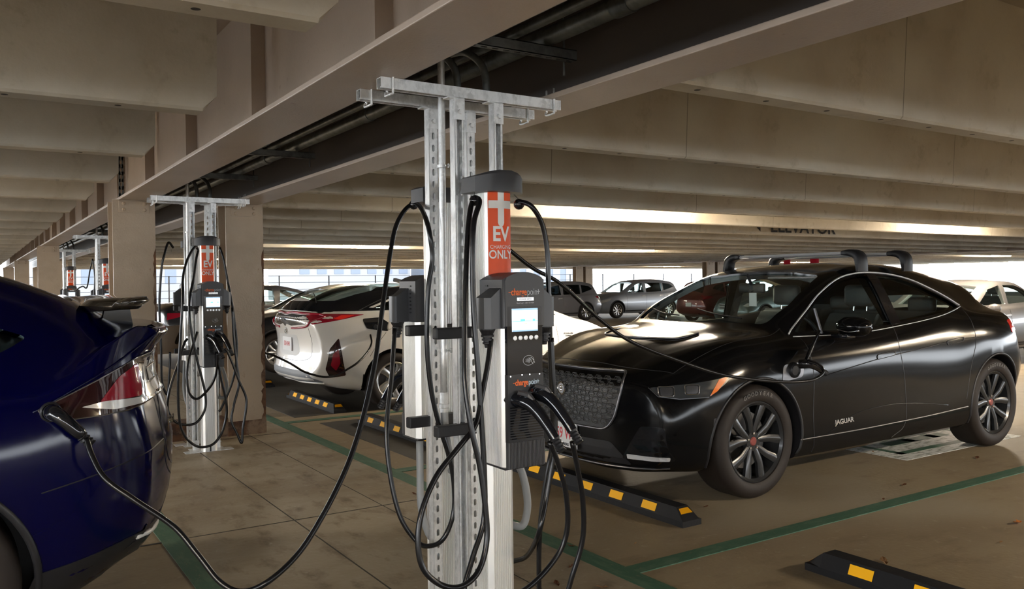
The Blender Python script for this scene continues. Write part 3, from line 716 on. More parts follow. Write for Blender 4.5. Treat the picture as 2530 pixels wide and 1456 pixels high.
c3 = cable([(1.592,2.6,1.224),(1.567,2.583,1.136),(1.53,2.567,1.023),(1.493,2.55,0.927),(1.409,2.533,0.854),(1.32,2.517,0.777),(1.257,2.5,0.681),(1.231,2.488,0.58),(1.242,2.475,0.487),(1.302,2.463,0.423),(1.372,2.45,0.407),(1.448,2.464,0.44),(1.491,2.478,0.536),(1.493,2.492,0.667),(1.482,2.506,0.793),(1.459,2.52,0.921),(1.452,2.547,1.074),(1.466,2.573,1.214),(1.487,2.6,1.4),(1.513,2.627,1.576),(1.542,2.653,1.696),(1.576,2.68,1.741),(1.574,2.64,1.726),(1.524,2.6,1.633),(1.512,2.59,1.429),(1.511,2.58,1.284),(1.516,2.57,1.14),(1.522,2.56,0.967),(1.525,2.548,0.78),(1.516,2.536,0.596),(1.464,2.524,0.479),(1.423,2.512,0.391),(1.399,2.5,0.316)], 'black cable hanging in big loops from the left holster of the nearest charging station')
c4 = cable([(1.877,2.62,1.215),(1.88,2.616,1.067),(1.886,2.612,0.879),(1.87,2.608,0.756),(1.835,2.604,0.606),(1.793,2.6,0.474),(1.86,2.78,0.33),(1.859,2.88,0.28)], 'short black cable curving from the right holster of the nearest charging station')
c5 = cable([(1.762,2.68,1.729),(1.775,2.66,1.736),(1.794,2.62,1.715),(1.84,2.62,1.65),(1.862,2.62,1.55),(1.866,2.62,1.426),(1.87,2.62,1.27),(1.884,2.633,1.033),(1.899,2.647,0.825),(1.875,2.66,0.667),(1.858,2.673,0.524),(1.855,2.687,0.378),(1.862,2.7,0.213)], 'black cable falling from the right ball under the cap of the nearest charging station')
c6 = cable([(1.722,2.42,0.861),(1.768,2.431,0.769),(1.808,2.443,0.659),(1.822,2.454,0.535),(1.798,2.466,0.447),(1.724,2.477,0.369),(1.643,2.489,0.321),(1.547,2.5,0.298),(1.46,2.5,0.292),(1.4,2.5,0.314)], 'black cable from the left docked plug of the nearest charging station')
c7 = cable([(1.807,2.4,0.855),(1.844,2.417,0.747),(1.878,2.433,0.621),(1.889,2.45,0.48),(1.853,2.467,0.346),(1.822,2.483,0.258),(1.738,2.5,0.211),(1.765,2.57,0.168),(1.83,2.66,0.172),(1.862,2.7,0.213)], 'black cable from the right docked plug of the nearest charging station, outermost loop')
# loops of the second group, its own shapes
def G(pts, dx=0.0, dy=0.0): return [(x + dx, y + dy, z) for x, y, z in pts]
cable([(1.514,7.32,0.988),(1.483,7.297,0.95),(1.428,7.273,0.787),(1.358,7.25,0.595),(1.338,7.256,0.43),(1.387,7.261,0.325),(1.466,7.267,0.283),(1.564,7.272,0.289),(1.632,7.278,0.383),(1.644,7.283,0.501),(1.622,7.289,0.638),(1.577,7.294,0.844),(1.535,7.3,1.116),(1.537,7.325,1.318),(1.577,7.35,1.487),(1.608,7.375,1.658),(1.628,7.4,1.735),(1.59,7.363,1.753),(1.522,7.325,1.64),(1.48,7.288,1.488),(1.463,7.25,1.254),(1.442,7.25,0.955),(1.421,7.25,0.623),(1.426,7.25,0.339),(1.462,7.25,0.202),(1.54,7.25,0.109),(1.621,7.25,0.083),(1.703,7.25,0.107),(1.771,7.25,0.203),(1.806,7.25,0.353),(1.795,7.25,0.492),(1.761,7.25,0.666),(1.74,7.25,0.821)], 'black cable looping around the left side of the second charging station', 0.0105)
cable([(1.808,7.4,1.758),(1.833,7.383,1.66),(1.86,7.367,1.486),(1.887,7.35,1.311),(1.907,7.333,1.102),(1.917,7.317,0.928),(1.903,7.3,0.756),(1.874,7.3,0.619),(1.821,7.3,0.484),(1.769,7.3,0.378),(1.752,7.3,0.366)], 'black cable dropping past the right side of the second charging station', 0.0105)
cable([(1.88,7.3,1.242),(1.886,7.286,0.966),(1.902,7.271,0.758),(1.913,7.257,0.585),(1.866,7.243,0.418),(1.84,7.229,0.284),(1.878,7.214,0.179),(1.914,7.2,0.091),(1.928,7.208,0.209),(1.96,7.217,0.378),(1.961,7.225,0.481),(1.907,7.233,0.622),(1.861,7.242,0.763),(1.821,7.25,0.868),(1.798,7.25,0.896)], 'black cable with a pointed loop touching down right of the second charging station', 0.0105)
cable([(1.546,8.0,1.779),(1.496,7.95,1.82),(1.451,7.9,1.709),(1.43,7.9,1.619),(1.414,7.9,1.458),(1.403,7.9,1.243),(1.411,7.9,0.884),(1.413,7.9,0.597),(1.452,7.9,0.468),(1.47,7.9,0.557),(1.483,7.9,0.736),(1.485,7.9,0.844)], 'black cable of the second rear charging station hanging left of it', 0.0105)
cable([(1.734,7.22,0.874),(1.724,7.242,0.703),(1.681,7.265,0.585),(1.587,7.288,0.488),(1.527,7.31,0.525),(1.508,7.333,0.659),(1.525,7.355,0.792),(1.564,7.378,0.908),(1.613,7.4,1.041)], 'black cable in a short loop under the second charging station screen', 0.0105)
cable([(1.547,13.9,1.851),(1.512,13.96,1.671),(1.476,14.02,1.429),(1.428,14.08,1.442),(1.379,14.14,1.418),(1.33,14.2,1.37)], 'black cable arching left of the third charging station', 0.0105)
cable([(1.547,13.9,1.851),(1.569,13.9,1.549),(1.54,13.9,1.125),(1.522,13.9,0.702)], 'black cable hanging left of the third charging station', 0.0105)
# connectors at the cars
def car_plug(parent, nose, fwd, down, length=0.16, wd=0.026):
    """handle: starts at the socket 'nose', body runs along fwd then bends to down"""
    nose, fwd, down = Vector(nose), Vector(fwd).normalized(), Vector(down).normalized()
    bm = B()
    P_ = [nose, nose + fwd * 0.05, nose + fwd * 0.075 + down * 0.03, nose + fwd * 0.085 + down * 0.09, nose + fwd * 0.08 + down * length]
    C_ = crom(P_, 5); tube(bm, C_, [wd + 0.005] * 6 + [wd + 0.003 - 0.0004 * i for i in range(len(C_) - 6)], 14)
    o = obj('connector', bm, MT['gloss_black'], parent, 50)
    e = P_[-1]; bm = B(); tube(bm, [e + down * 0.007 * i for i in range(9)], [0.0205 if i % 2 == 0 else 0.015 for i in range(9)], 14)
    obj('strain_relief', bm, MT['black'], o)
    return o
# ---------------------------------------------------------------- car toolkit
def pchip(kn):
    xs = [k[0] for k in kn]; ys = [k[1] for k in kn]; n = len(xs)
    h = [xs[i + 1] - xs[i] for i in range(n - 1)]; d = [(ys[i + 1] - ys[i]) / h[i] for i in range(n - 1)]
    m = [d[0]] + [0.0] * (n - 2) + [d[-1]]
    for i in range(1, n - 1):
        if d[i - 1] * d[i] > 0:
            w1, w2 = 2 * h[i] + h[i - 1], h[i] + 2 * h[i - 1]
            m[i] = (w1 + w2) / (w1 / d[i - 1] + w2 / d[i])
    def f(x):
        if x <= xs[0]: return ys[0]
        if x >= xs[-1]: return ys[-1]
        i = 0
        while x > xs[i + 1]: i += 1
        t = (x - xs[i]) / h[i]; t2, t3 = t * t, t * t * t
        return ys[i] * (2 * t3 - 3 * t2 + 1) + h[i] * m[i] * (t3 - 2 * t2 + t) + ys[i + 1] * (3 * t2 - 2 * t3) + h[i] * m[i + 1] * (t3 - t2)
    return f

class Shape:
    """car body as a loft: knots along the length for every line of the section"""
    def __init__(s, L, K, kf=0.22, kr=0.16, nose=None, tail=None, ns=64, rnd=0.05):
        s.L, s.kf, s.kr, s.ns, s.rnd = L, kf, kr, ns, rnd
        s.F = {k: pchip(v) for k, v in K.items()}
        s.nose = pchip(nose) if nose else (lambda z: 0.0)
        s.tail = pchip(tail) if tail else (lambda z: 0.0)
    def warp(s, x, y, z):
        W = 0.95; a = max(0.0, 1 - x / 0.95) ** 2; b_ = max(0.0, 1 - (s.L - x) / 0.8) ** 2
        ay = min(1.2, abs(y) / W)
        return Vector((x + a * (s.nose(z) + s.kf * ay ** 2.4) - b_ * (s.tail(z) + s.kr * ay ** 2.6), y, z))
    def ctrl(s, x):
        F = {k: f(x) for k, f in s.F.items()}
        return [(0, F['zb']), (F['wsill'] * 0.6, F['zb']), (F['wsill'], F['zb'] + 0.05), (F['hw'], F['zm']), (F['ws'], F['zs']), (F['wb'], F['zbelt']), (F['wc'], F['zc']), (F['wc'] * 0.62, F['zc'] + (F['zt'] - F['zc']) * 0.78), (0, F['zt'])]
    def ring(s, x, inset=0.0, n=4):
        C = [Vector((p[0], p[1], 0)) for p in s.ctrl(x)]
        P0 = [Vector((-C[1].x, C[1].y, 0))] + C + [Vector((-C[-2].x, C[-2].y, 0))]
        out = []
        for i in range(1, len(P0) - 2):
            p0, p1, p2, p3 = P0[i - 1:i + 3]
            def kk(a, b_): return max(1e-4, (b_ - a).length) ** 0.5
            t0 = 0; t1 = t0 + kk(p0, p1); t2 = t1 + kk(p1, p2); t3 = t2 + kk(p2, p3)
            for k in range(n):
                t = t1 + (t2 - t1) * k / n
                A1 = p0 * ((t1 - t) / (t1 - t0)) + p1 * ((t - t0) / (t1 - t0)); A2 = p1 * ((t2 - t) / (t2 - t1)) + p2 * ((t - t1) / (t2 - t1)); A3 = p2 * ((t3 - t) / (t3 - t2)) + p3 * ((t - t2) / (t3 - t2))
                B1 = A1 * ((t2 - t) / (t2 - t0)) + A2 * ((t - t0) / (t2 - t0)); B2 = A2 * ((t3 - t) / (t3 - t1)) + A3 * ((t - t1) / (t3 - t1))
                q = B1 * ((t2 - t) / (t2 - t1)) + B2 * ((t - t1) / (t2 - t1)); out.append((q.x, q.y))
        out.append((C[-1].x, C[-1].y))
        if inset:
            zt, zb = out[-1][1], out[0][1]; zc = (zt + zb) / 2; H = (zt - zb) / 2; W = max(p[0] for p in out)
            out = [(p[0] * (W - inset) / W, zc + (p[1] - zc) * (H - inset) / H) for p in out]
        full = out + [(-y, z) for (y, z) in out[-2:0:-1]]
        return full
    def hull(s):
        bm = B(); r = s.rnd; st = []
        for k in range(5):
            a = k / 5 * PI / 2; st.append((r * (1 - math.cos(a)) , r * (1 - math.sin(a))))
        N = s.ns; mid = [(r + (s.L - 2 * r) * k / N, 0.0) for k in range(N + 1)]
        stl = [(x, i) for x, i in st] + mid + [(s.L - x, i) for x, i in st[::-1]]
        rings = []
        for x, i in stl:
            rings.append([bm.verts.new(s.warp(x, y, z)) for y, z in s.ring(x, i)])
        def cap(x, inset, base, flip):
            R = s.ring(x, inset); zc = (min(p[1] for p in R) + max(p[1] for p in R)) / 2; prev = base
            for sc_ in (0.86, 0.7, 0.52, 0.34, 0.17):
                cur = [bm.verts.new(s.warp(x, y * sc_, zc + (z - zc) * sc_)) for y, z in R]
                for k in range(len(R)):
                    q = (k + 1) % len(R); bm.faces.new((prev[k], prev[q], cur[q], cur[k]))
                prev = cur
            c = bm.verts.new(s.warp(x, 0, zc))
            for k in range(len(R)): bm.faces.new((prev[k], prev[(k + 1) % len(R)], c))
        for A, C in zip(rings, rings[1:]):
            for k in range(len(A)):
                q = (k + 1) % len(A); bm.faces.new((A[k], C[k], C[q], A[q]))
        cap(0.0, st[0][1], rings[0], 0); cap(s.L, st[0][1], rings[-1], 1)
        bmesh.ops.recalc_face_normals(bm, faces=bm.faces[:])
        return bm
    def cabin(s, x0, x1, zf=0.42, off=0.055, n=26):
        """solid filling the inside of the cabin"""
        bm = B(); rings = []
        for i in range(n + 1):
            x = x0 + (x1 - x0) * i / n; F = {k: f(x) for k, f in s.F.items()}
            top = max(F['zt'] - off, zf + 0.1); zc = max(min(F['zc'] - off * 0.8, top - 0.01), zf + 0.08); zbl = max(min(F['zbelt'] - 0.01, zc - 0.02), zf + 0.05)
            P_ = [(0, zf), (F['wb'] - off, zf), (F['wb'] - off, zbl), (F['wc'] - off, zc), ((F['wc'] - off) * 0.6, zc + (top - zc) * 0.8), (0, top)]
            full = P_ + [(-y, z) for y, z in P_[-2:0:-1]]
            rings.append([bm.verts.new(s.warp(x, y, z)) for y, z in full])
        for A, C in zip(rings, rings[1:]):
            for k in range(len(A)):
                q = (k + 1) % len(A); bm.faces.new((A[k], C[k], C[q], A[q]))
        bm.faces.new(rings[0]); bm.faces.new(rings[-1][::-1])
        bmesh.ops.recalc_face_normals(bm, faces=bm.faces[:])
        return bm

def temp(bm, name='tmp'):
    me = bpy.data.meshes.new(name); bmesh.ops.recalc_face_normals(bm, faces=bm.faces[:]); bm.to_mesh(me); bm.free()
    o = bpy.data.objects.new(name, me); COL.objects.link(o); return o

def boolean(bm, cutters):
    base = temp(bm); cs = [temp(c) for c in cutters]
    for c in cs:
        m = base.modifiers.new('b', 'BOOLEAN'); m.operation = 'DIFFERENCE'; m.solver = 'EXACT'; m.object = c
    dg = bpy.context.evaluated_depsgraph_get(); dg.update()
    me = bpy.data.meshes.new_from_object(base.evaluated_get(dg))
    out = B(); out.from_mesh(me)
    for o in [base] + cs: bpy.data.objects.remove(o)
    return out

def rounded(poly, r=0.03, n=4):
    """round the corners of a 2D polygon"""
    out = []; N = len(poly)
    for i in range(N):
        p0, p, p1 = Vector(poly[i - 1]), Vector(poly[i]), Vector(poly[(i + 1) % N])
        a, b_ = (p0 - p), (p1 - p); ra = min(r, a.length * 0.45, b_.length * 0.45)
        A, C = p + a.normalized() * ra, p + b_.normalized() * ra
        for k in range(n + 1):
            t = k / n; q = A * (1 - t) ** 2 + p * 2 * t * (1 - t) + C * t * t; out.append((q.x, q.y))
    return out

def grow(poly, d):
    c = Vector((sum(p[0] for p in poly) / len(poly), sum(p[1] for p in poly) / len(poly)))
    N = len(poly); out = []
    area = sum(poly[i][0] * poly[(i + 1) % N][1] - poly[(i + 1) % N][0] * poly[i][1] for i in range(N))
    s = 1 if area > 0 else -1
    for i in range(N):
        a = Vector(poly[i]) - Vector(poly[i - 1]); b_ = Vector(poly[(i + 1) % N]) - Vector(poly[i])
        n1 = Vector((a.y, -a.x)).normalized() * s if a.length > 1e-9 else Vector((0, 0)); n2 = Vector((b_.y, -b_.x)).normalized() * s if b_.length > 1e-9 else Vector((0, 0))
        m = (n1 + n2); m = m.normalized() if m.length > 1e-6 else n1
        out.append((poly[i][0] + m.x * d, poly[i][1] + m.y * d))
    return out

def inside(p, poly):
    x, y = p; c = False; N = len(poly)
    for i in range(N):
        x1, y1 = poly[i]; x2, y2 = poly[i - 1]
        if (y1 > y) != (y2 > y) and x < (x2 - x1) * (y - y1) / (y2 - y1) + x1: c = not c
    return c

DIRS = {'L': Vector((0, 1, 0)), 'R': Vector((0, -1, 0)), 'F': Vector((1, 0, 0)), 'B': Vector((-1, 0, 0)), 'T': Vector((0, 0, -1))}
def lift(mode, u, v):
    """2D drawing coordinates to a far start point; L: seen from -y (x,z); R: from +y; F: from the nose (y,z); B: from the tail; T: from above (x,y)"""
    return {'L': Vector((u, -5, v)), 'R': Vector((u, 5, v)), 'F': Vector((-5, u, v)), 'B': Vector((12, u, v)), 'T': Vector((u, v, 5))}[mode]
def hit(bvh, mode, u, v):
    d = DIRS[mode]; o = lift(mode, u, v); l, n_, i, ds = bvh.ray_cast(o, d)
    if l is None:
        mid = {'L': Vector((u, -0.9, v)), 'R': Vector((u, 0.9, v)), 'F': Vector((0, u, v)), 'B': Vector((4.6, u, v)), 'T': Vector((u, v, 1.2))}[mode]
        l, n_, i, ds = bvh.find_nearest(mid)
    if n_.dot(d) > 0: n_ = -n_
    return l, n_

def patch(bvh, poly, mode, off=0.004, step=0.05, thick=0.004, dirn=None):
    """a thin shaped panel lying on the body surface"""
    bm = B(); vs = [bm.verts.new((p[0], p[1], 0)) for p in poly]; bm.faces.new(vs)
    us = [p[0] for p in poly]; ws = [p[1] for p in poly]
    u = math.floor(min(us) / step) * step
    while u < max(us):
        bmesh.ops.bisect_plane(bm, geom=bm.verts[:] + bm.edges[:] + bm.faces[:], plane_co=(u + 1e-4, 0, 0), plane_no=(1, 0, 0)); u += step
    w = math.floor(min(ws) / step) * step
    while w < max(ws):
        bmesh.ops.bisect_plane(bm, geom=bm.verts[:] + bm.edges[:] + bm.faces[:], plane_co=(0, w + 1e-4, 0), plane_no=(0, 1, 0)); w += step
    bmesh.ops.triangulate(bm, faces=[f for f in bm.faces if len(f.verts) > 4])
    nr = {}
    for v in bm.verts:
        l, n_ = hit(bvh, mode, v.co.x, v.co.y); nr[v] = n_; v.co = l + n_ * off
    top = list(bm.verts); back = {v: bm.verts.new(v.co - nr[v] * thick) for v in top}
    faces = list(bm.faces); edges = [e for e in bm.edges if len(e.link_faces) == 1]
    for e in edges: bm.faces.new((e.verts[0], e.verts[1], back[e.verts[1]], back[e.verts[0]]))
    for f in faces: bm.faces.new([back[v] for v in reversed(f.verts)])
    return bm

def skin_line(bvh, pts, mode, r=0.003, off=0.0, closed=False, smooth=True, flat=None):
    P_ = crom([(p[0], p[1], 0) for p in pts], 6, closed) if smooth else [Vector((p[0], p[1], 0)) for p in pts]
    Q = []
    for a, b_ in zip(P_, P_[1:] + ([P_[0]] if closed else [])):
        k = max(1, int((b_ - a).length / 0.05))
        for i in range(k): Q.append(a.lerp(b_, i / k))
    if not closed: Q.append(P_[-1])
    out = []
    for q in Q:
        l, n_ = hit(bvh, mode, q.x, q.y); out.append(l + n_ * off)
    bm = B(); tube(bm, out, r, 8, closed); return bm

def wheel_parts(parent, x, y, R, rim_r, width, spokes, side, rim_mat, style='split', cap_mat=None, text_=None):
    """side -1: outer face towards -y"""
    M = Matrix.Translation((x, y, R)) @ Matrix.Rotation(PI / 2 if side < 0 else -PI / 2, 4, 'X')   # local z points outward
    w = width; bm = B()
    # rim barrel and lip
    lathe(bm, [(rim_r - 0.004, 0.0), (rim_r + 0.004, -0.004), (rim_r - 0.002, -0.012), (rim_r - 0.014, -0.02), (rim_r - 0.022, -0.10), (rim_r - 0.022, -w + 0.02), (rim_r, -w + 0.01), (rim_r - 0.028, -w + 0.012), (rim_r - 0.030, -0.10), (rim_r - 0.022, -0.014)], M, 48, True)
    hub = 0.062; zc = -0.030
    lathe(bm, [(0, zc), (hub, zc), (hub + 0.008, zc - 0.012), (hub + 0.008, zc - 0.05), (0, zc - 0.05)], M, 24)
    def bar(a0, a1, w0, w1, z0, z1, r0, r1, th=0.03):
        p = []
        for (a, r, wd, z) in ((a0, r0, w0, z0), ((a0 + a1) / 2, (r0 + r1) / 2, (w0 + w1) / 2, (z0 + z1) / 2 + 0.006), (a1, r1, w1, z1)):
            c = Vector((math.cos(a) * r, math.sin(a) * r, 0)); t = Vector((-math.sin(a), math.cos(a), 0))
            p.append([c - t * wd / 2 + Vector((0, 0, z - 0.008)), c - t * wd * 0.16 + Vector((0, 0, z)), c + t * wd * 0.16 + Vector((0, 0, z)), c + t * wd / 2 + Vector((0, 0, z - 0.008)), c + t * wd / 2 + Vector((0, 0, z - th)), c - t * wd / 2 + Vector((0, 0, z - th))])
        V = [[bm.verts.new(M @ q) for q in ring] for ring in p]
        for A, C in zip(V, V[1:]):
            for k in range(6): bm.faces.new((A[k], A[(k + 1) % 6], C[(k + 1) % 6], C[k]))
        bm.faces.new(V[0][::-1]); bm.faces.new(V[-1])
    for k in range(spokes):
        a = 2 * PI * k / spokes + PI / 2
        if style == 'split':
            for s in (-1, 1):
                bar(a + s * 0.17, a + s * 0.36, 0.038, 0.062, zc, -0.010, 0.045, rim_r - 0.012)
            bar(a, a, 0.070, 0.012, zc - .006, zc - 0.010, 0.04, rim_r * 0.60)
        elif style == 'twist':
            bar(a, a + 0.22, 0.05, 0.085, zc, -0.010, 0.045, rim_r - 0.012)
        else:
            bar(a, a, 0.05, 0.055, zc, -0.012, 0.045, rim_r - 0.012)
    wh = obj('wheel', bm, rim_mat, parent, 35)
    bm = B(); t = w
    lathe(bm, [(rim_r + 0.002, -0.012), (rim_r + 0.006, 0.001), (rim_r + 0.02, 0.010), (rim_r + (R - rim_r) * 0.5, 0.0145), (R - 0.030, 0.008), (R - 0.012, -0.006), (R - 0.003, -0.022), (R, -0.05), (R, -t + 0.04), (R - 0.004, -t + 0.012), (R - 0.03, -t - 0.004), (rim_r + 0.004, -t)], M, 64, True)
    ty = obj('tyre', bm, MT['tyre'], wh, 40)
    bm = B()
    lathe(bm, [(0.0, zc - 0.075), (rim_r * 0.72, zc - 0.075), (rim_r * 0.72, zc - 0.095), (0, zc - 0.095)], M, 32); obj('brake_disc', bm, MT['disc'], wh, 35)
    bm = B(); lathe(bm, [(0, zc + 0.006), (0.024, zc + 0.005), (0.030, zc), (0.030, zc - 0.01)], M, 24); obj('hub_cap', bm, cap_mat or MT['silver'], wh, 35)
    if text_:
        for k in range(5):
            a = 2 * PI * k / 5 + PI / 2; bm = B()
            lathe(bm, [(0, zc + 0.008), (0.008, zc + 0.007), (0.0095, zc)], M @ Matrix.Translation((0.052 * math.cos(a), 0.052 * math.sin(a), 0)), 6); obj('lug_nut', bm, MT['chrome'], wh)
        s = 'GOODYEAR'
        for i, ch in enumerate(s):
            a = PI / 2 - (i - 3.5) * 0.115; rr = rim_r + (R - rim_r) * 0.52
            o = text(ch, 0.036, MT['tyre_text'], wh, 'sidewall_letter', (0, 0, 0), (0, 0, 0), 0.0012, 1.1, 0.001)
            o.matrix_local = M @ Matrix.Translation((rr * math.cos(a), rr * math.sin(a), 0.0145)) @ Matrix.Rotation(a - PI / 2, 4, 'Z')
    return wh

def build_body(S, root, pm, axles, Ra, side_windows, windshield, rear_window, cabin, glass, glass_side, zf=0.42, liner=True, arch_w=0.30, name='body', opaque=False):
    """cut wheel arches, cabin and windows out of the hull; returns a BVH of the uncut skin"""
    hb = S.hull(); bvh = BVHTree.FromBMesh(hb)
    skin = hb.copy()
    wells = []
    for ax, az in axles:
        for s in (-1, 1):
            c = B(); hwv = S.F['hw'](ax)
            M = Matrix.Translation((ax, s * (hwv - arch_w), az)) @ Matrix.Rotation(-s * PI / 2, 4, 'X')
            lathe(c, [(0, 0), (Ra, 0), (Ra, arch_w + 0.3), (0, arch_w + 0.3)], M, 48); wells.append(c)
            box(c, 0, 0.0001, 0, 0.0001, -9, -8.9999) if False else None
    cuts = list(wells); cabs = None
    if cabin: cabs = S.cabin(cabin[0], cabin[1], zf); cuts.append(cabs)
    wbv = [BVHTree.FromBMesh(c) for c in cuts]
    regions = []
    for w in side_windows:
        for s in (-1, 1):
            c = B(); prism(c, w, 'y', *((-1.3, -0.25) if s < 0 else (0.25, 1.3))); cuts.append(c)
            regions.append(('side_window', w, s, glass_side))
    if windshield: c = B(); prism(c, windshield[0], 'z', windshield[1], 2.4); cuts.append(c); regions.append(('windshield', windshield[0], windshield[1], glass))
    if rear_window: c = B(); prism(c, rear_window[0], 'z', rear_window[1], 2.4); cuts.append(c); regions.append(('rear_window', rear_window[0], rear_window[1], glass_side))
    body = boolean(hb, cuts)
    for f in body.faces:
        c = f.calc_center_median(); f.material_index = 0
        for i, bv in enumerate(wbv):
            r = bv.find_nearest(c, 0.004)
            if r[0] is not None: f.material_index = 1 if i < len(axles) * 2 else 2; break
    o = obj(name, body, [pm, MT['black'], MT['interior']], root, 32)
    # panes: the skin moved a little inward, trimmed just outside each opening
    skin.normal_update()
    for nm, poly, s, gm in regions:
        g = grow(poly, 0.022 if nm == 'side_window' else 0.03); b2 = skin.copy(); b2.normal_update()
        bmesh.ops.subdivide_edges(b2, edges=[e for e in b2.edges if nm == 'side_window' and e.verts[0].co.y * (1 if s > 0 else -1) > 0.2 or nm != 'side_window' and e.verts[0].co.z > s - 0.1], cuts=1, use_grid_fill=True)
        b2.normal_update(); kill = []
        for f in b2.faces:
            c = f.calc_center_median()
            if nm == 'side_window': ok = c.y * s > 0.3 and inside((c.x, c.z), g)
            else: ok = c.z > s and inside((c.x, c.y), g) and f.normal.z > 0.1
            if not ok: kill.append(f)
        bmesh.ops.delete(b2, geom=kill, context='FACES')
        nn = {v: v.normal.copy() for v in b2.verts}
        for v in b2.verts: v.co -= nn[v] * 0.014
        me = bpy.data.meshes.new(nm); b2.to_mesh(me); b2.free(); me.materials.append(gm)
        for p in me.polygons: p.use_smooth = True
        go = bpy.data.objects.new(nm, me); COL.objects.link(go); go.parent = root
    return bvh, o

def seat(parent, x, y, w=0.50, m=None):
    m = m or MT['seat']; bm = B()
    prof = [(0.0, 0.42), (0.50, 0.42), (0.53, 0.60), (0.74, 1.05), (0.76, 1.16), (0.68, 1.17), (0.60, 1.08), (0.44, 0.72), (0.40, 0.60), (0.02, 0.60)]
    prism(bm, [(x + a, b_) for a, b_ in prof], 'y', y - w / 2, y + w / 2)
    bmesh.ops.bevel(bm, geom=bm.edges[:], offset=0.035, segments=3, affect='EDGES'); st = obj('seat', bm, m, parent, 50)
    bm = B(); box(bm, x + 0.70, x + 0.80, y - 0.13, y + 0.13, 1.20, 1.38, 0.035); obj('headrest', bm, m, st, 50)
    for s in (-0.06, 0.06):
        bm = B(); cyl(bm, (x + 0.74, y + s, 1.12), (x + 0.75, y + s, 1.23), 0.006, 8); obj('headrest_post', bm, MT['chrome'], st)
    return st
